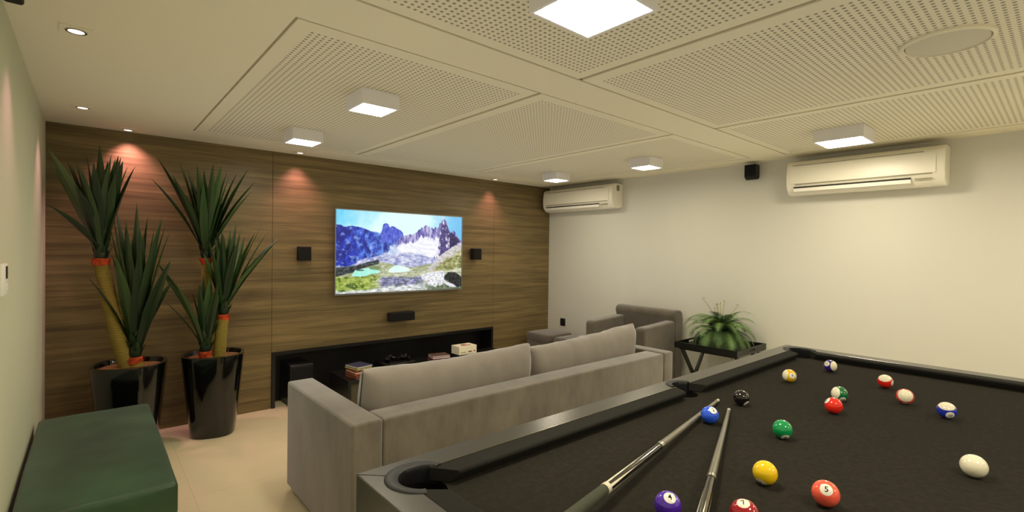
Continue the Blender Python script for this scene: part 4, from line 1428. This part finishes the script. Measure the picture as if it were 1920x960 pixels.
for num, (bx, by), nd, ax in BALLS:
    C = Vector((bx, by, FZ + BR + .0005))
    o = thing('pool_ball', LAB[num], 'pool ball', C, 'balls scattered on the pool table')
    bm = bmesh.new()
    bmesh.ops.create_uvsphere(bm, u_segments=48, v_segments=32, radius=BR)
    if ax is None:
        shell = M['ivory'] if num == '0' else mat('ball_colour', CO[num], rough=.08, coat=1.0)
    else:
        A = Vector(ax).normalized()
        shell = mat('striped_ball', CO[num], rough=.08, coat=1.0)
        nt = shell.node_tree
        tc = nt.nodes.new('ShaderNodeTexCoord')
        dt = nt.nodes.new('ShaderNodeVectorMath')
        dt.operation = 'DOT_PRODUCT'
        dt.inputs[1].default_value = A
        nt.links.new(tc.outputs['Object'], dt.inputs[0])
        g = math_node(nt, 'GREATER_THAN', math_node(nt, 'ABSOLUTE', dt.outputs['Value']), BR * .60)
        mx = nt.nodes.new('ShaderNodeMix')
        mx.data_type = 'RGBA'
        mx.inputs[6].default_value = CO[num]
        mx.inputs[7].default_value = rgb(244, 234, 204)
        nt.links.new(g, mx.inputs[0])
        nt.links.new(mx.outputs[2], nt.nodes['Principled BSDF'].inputs['Base Color'])
    bmesh.ops.translate(bm, vec=C, verts=bm.verts)
    obj('shell', bm, shell, o, smooth=80)
    if num != '0':
        D = Vector(nd).normalized()
        # "up" of the numeral: towards the top of the ball as seen from the head of the room
        up = Vector((0, 0, 1)) - D * D.z
        if D.z > .8:
            up = Vector((cos(radians(49)), sin(radians(49)), 0)); up -= D * up.dot(D)
        up.normalize()
        rt = up.cross(D).normalized()
        R = Matrix((rt, up, D)).transposed().to_4x4()
        spot = cap_on_sphere(BR * 1.004, 0.0001, .46)
        bmesh.ops.transform(spot, matrix=Matrix.Translation(C) @ R, verts=spot.verts)
        so = obj('number_spot', spot, M['num_white'], o, smooth=60)
        tm = text_mesh(num, .0175 if len(num) == 1 else .0135)
        bmesh.ops.subdivide_edges(tm, edges=tm.edges, cuts=1)
        for v in tm.verts:
            x, y = v.co.x, v.co.y
            r = BR * 1.009
            z = math.sqrt(max(0, r * r - x * x - y * y))
            v.co = Vector((x, y, z))
        bmesh.ops.transform(tm, matrix=Matrix.Translation(C) @ R, verts=tm.verts)
        obj('numeral', tm, M['num_black'], so)

# ================================================================== CUES
def cue(tip, butt, label, joint_s, wrap_s, seed):
    tip, butt = Vector(tip), Vector(butt)
    d = (butt - tip)
    L = d.length
    ax = d / L
    t = thing('pool_cue', label, 'pool cue', tip, 'pool cues lying on the table')
    q = Vector((0, 0, 1)).rotation_difference(ax)
    def R(s):
        return .0062 + (.0150 - .0062) * min(1, s / L) ** .95
    def seg(a, b, extra=0.0, n=8, ra=None):
        return lathe([(R(a + (b - a) * k / n) + extra, a + (b - a) * k / n) for k in range(n + 1)], 24, tip, axis=ax, caps=True)
    obj('tip', seg(0, .008, 0, 2), mat('leather_tip', rgb(70, 66, 60), rough=.8), t, smooth=40)
    obj('ferrule', seg(.008, .024, .0002, 2), M['cue_white'], t, smooth=40)
    obj('shaft', seg(.024, joint_s - .006), M['shaft'], t, smooth=40)
    obj('joint_collar', seg(joint_s - .006, joint_s + .012, .0016, 2), M['steel'], t, smooth=40)
    fa = obj('forearm', seg(joint_s + .012, wrap_s - .012), M['cue_black'], t, smooth=40)
    # long pointed inlays wrapping the forearm
    for k in range(6):
        bm = bmesh.new()
        a0 = 2 * pi * k / 6 + seed
        s0, s1 = wrap_s - .014, wrap_s - (.17 if k % 2 else .24)
        s1 = max(s1, joint_s + .02)
        n = 14
        rows = []
        for i in range(n + 1):
            s = s0 + (s1 - s0) * i / n
            half = .25 * (1 - i / n)
            r = R(s) + .0004
            rows.append([bm.verts.new((r * cos(a0 + half * e), r * sin(a0 + half * e), s)) for e in (-1, -.5, 0, .5, 1)])
        for a, b in zip(rows, rows[1:]):
            for i in range(4):
                bm.faces.new((a[i], a[i + 1], b[i + 1], b[i]))
        bmesh.ops.transform(bm, matrix=Matrix.Translation(tip) @ q.to_matrix().to_4x4(), verts=bm.verts)
        bmesh.ops.recalc_face_normals(bm, faces=bm.faces)
        obj('inlay_point', bm, M['cue_white'] if k != 1 else M['cue_red'], fa, smooth=60)
    obj('ring', seg(wrap_s - .014, wrap_s + .002, .0009, 2), M['cue_white'], t, smooth=40)
    obj('wrap', seg(wrap_s + .002, min(L - .06, wrap_s + .33), .0004), M['cue_wrap'], t, smooth=40)
    if L - .06 > wrap_s + .33:
        obj('butt_sleeve', seg(wrap_s + .33, L - .01), M['cue_black'], t, smooth=40)
    obj('bumper', lathe([(R(L) * .9, L - .012), (R(L) * .9, L + .008), (R(L) * .6, L + .012), (.0005, L + .012)], 20, tip, axis=ax), M['black_mat'], t, smooth=40)
    return t

CUES = [((1.871, .905, .8725), (.44, .598, .9195)), ((1.790, .825, .8725), (.485, .308, .9195))]
cue(*CUES[0], 'left pool cue with dark wrap, its tip behind the solid blue ball', .64, 1.0, .3)
cue(*CUES[1], 'right pool cue with steel joint ring, its tip between blue and black balls', .675, 1.0, 1.1)

# ================================================================== LIGHT, WORLD, CAMERA
w = bpy.data.worlds.new('World')
SC.world = w
w.use_nodes = True
w.node_tree.nodes['Background'].inputs[0].default_value = (.88, .90, .96, 1)
w.node_tree.nodes['Background'].inputs[1].default_value = 1.0
w.light_settings.ao_factor = .25
w.light_settings.distance = 1.2
SC.cycles.use_fast_gi = True
SC.cycles.fast_gi_method = 'ADD'

cam = bpy.data.cameras.new('camera')
cam.sensor_width = 36
cam.lens = 912.87 / 1920 * 36
cam.clip_start = .02
co = bpy.data.objects.new('camera', cam)
COL.objects.link(co)
yaw, pitch, roll = radians(40.947), radians(-.650), radians(.7856)
f = Vector((sin(yaw) * cos(pitch), cos(yaw) * cos(pitch), sin(pitch)))
r = Vector((cos(yaw), -sin(yaw), 0))
u = r.cross(f)
r2 = cos(roll) * r + sin(roll) * u
u2 = -sin(roll) * r + cos(roll) * u
co.matrix_world = Matrix.Translation((0, 0, 1.45)) @ Matrix((r2, u2, -f)).transposed().to_4x4()
SC.camera = co

SC.view_settings.view_transform = 'Standard'
SC.view_settings.look = 'None'
SC.view_settings.exposure = 0.0
SC.cycles.use_denoising = True
SC.cycles.max_bounces = 8
SC.cycles.diffuse_bounces = 5
SC.cycles.sample_clamp_indirect = 8
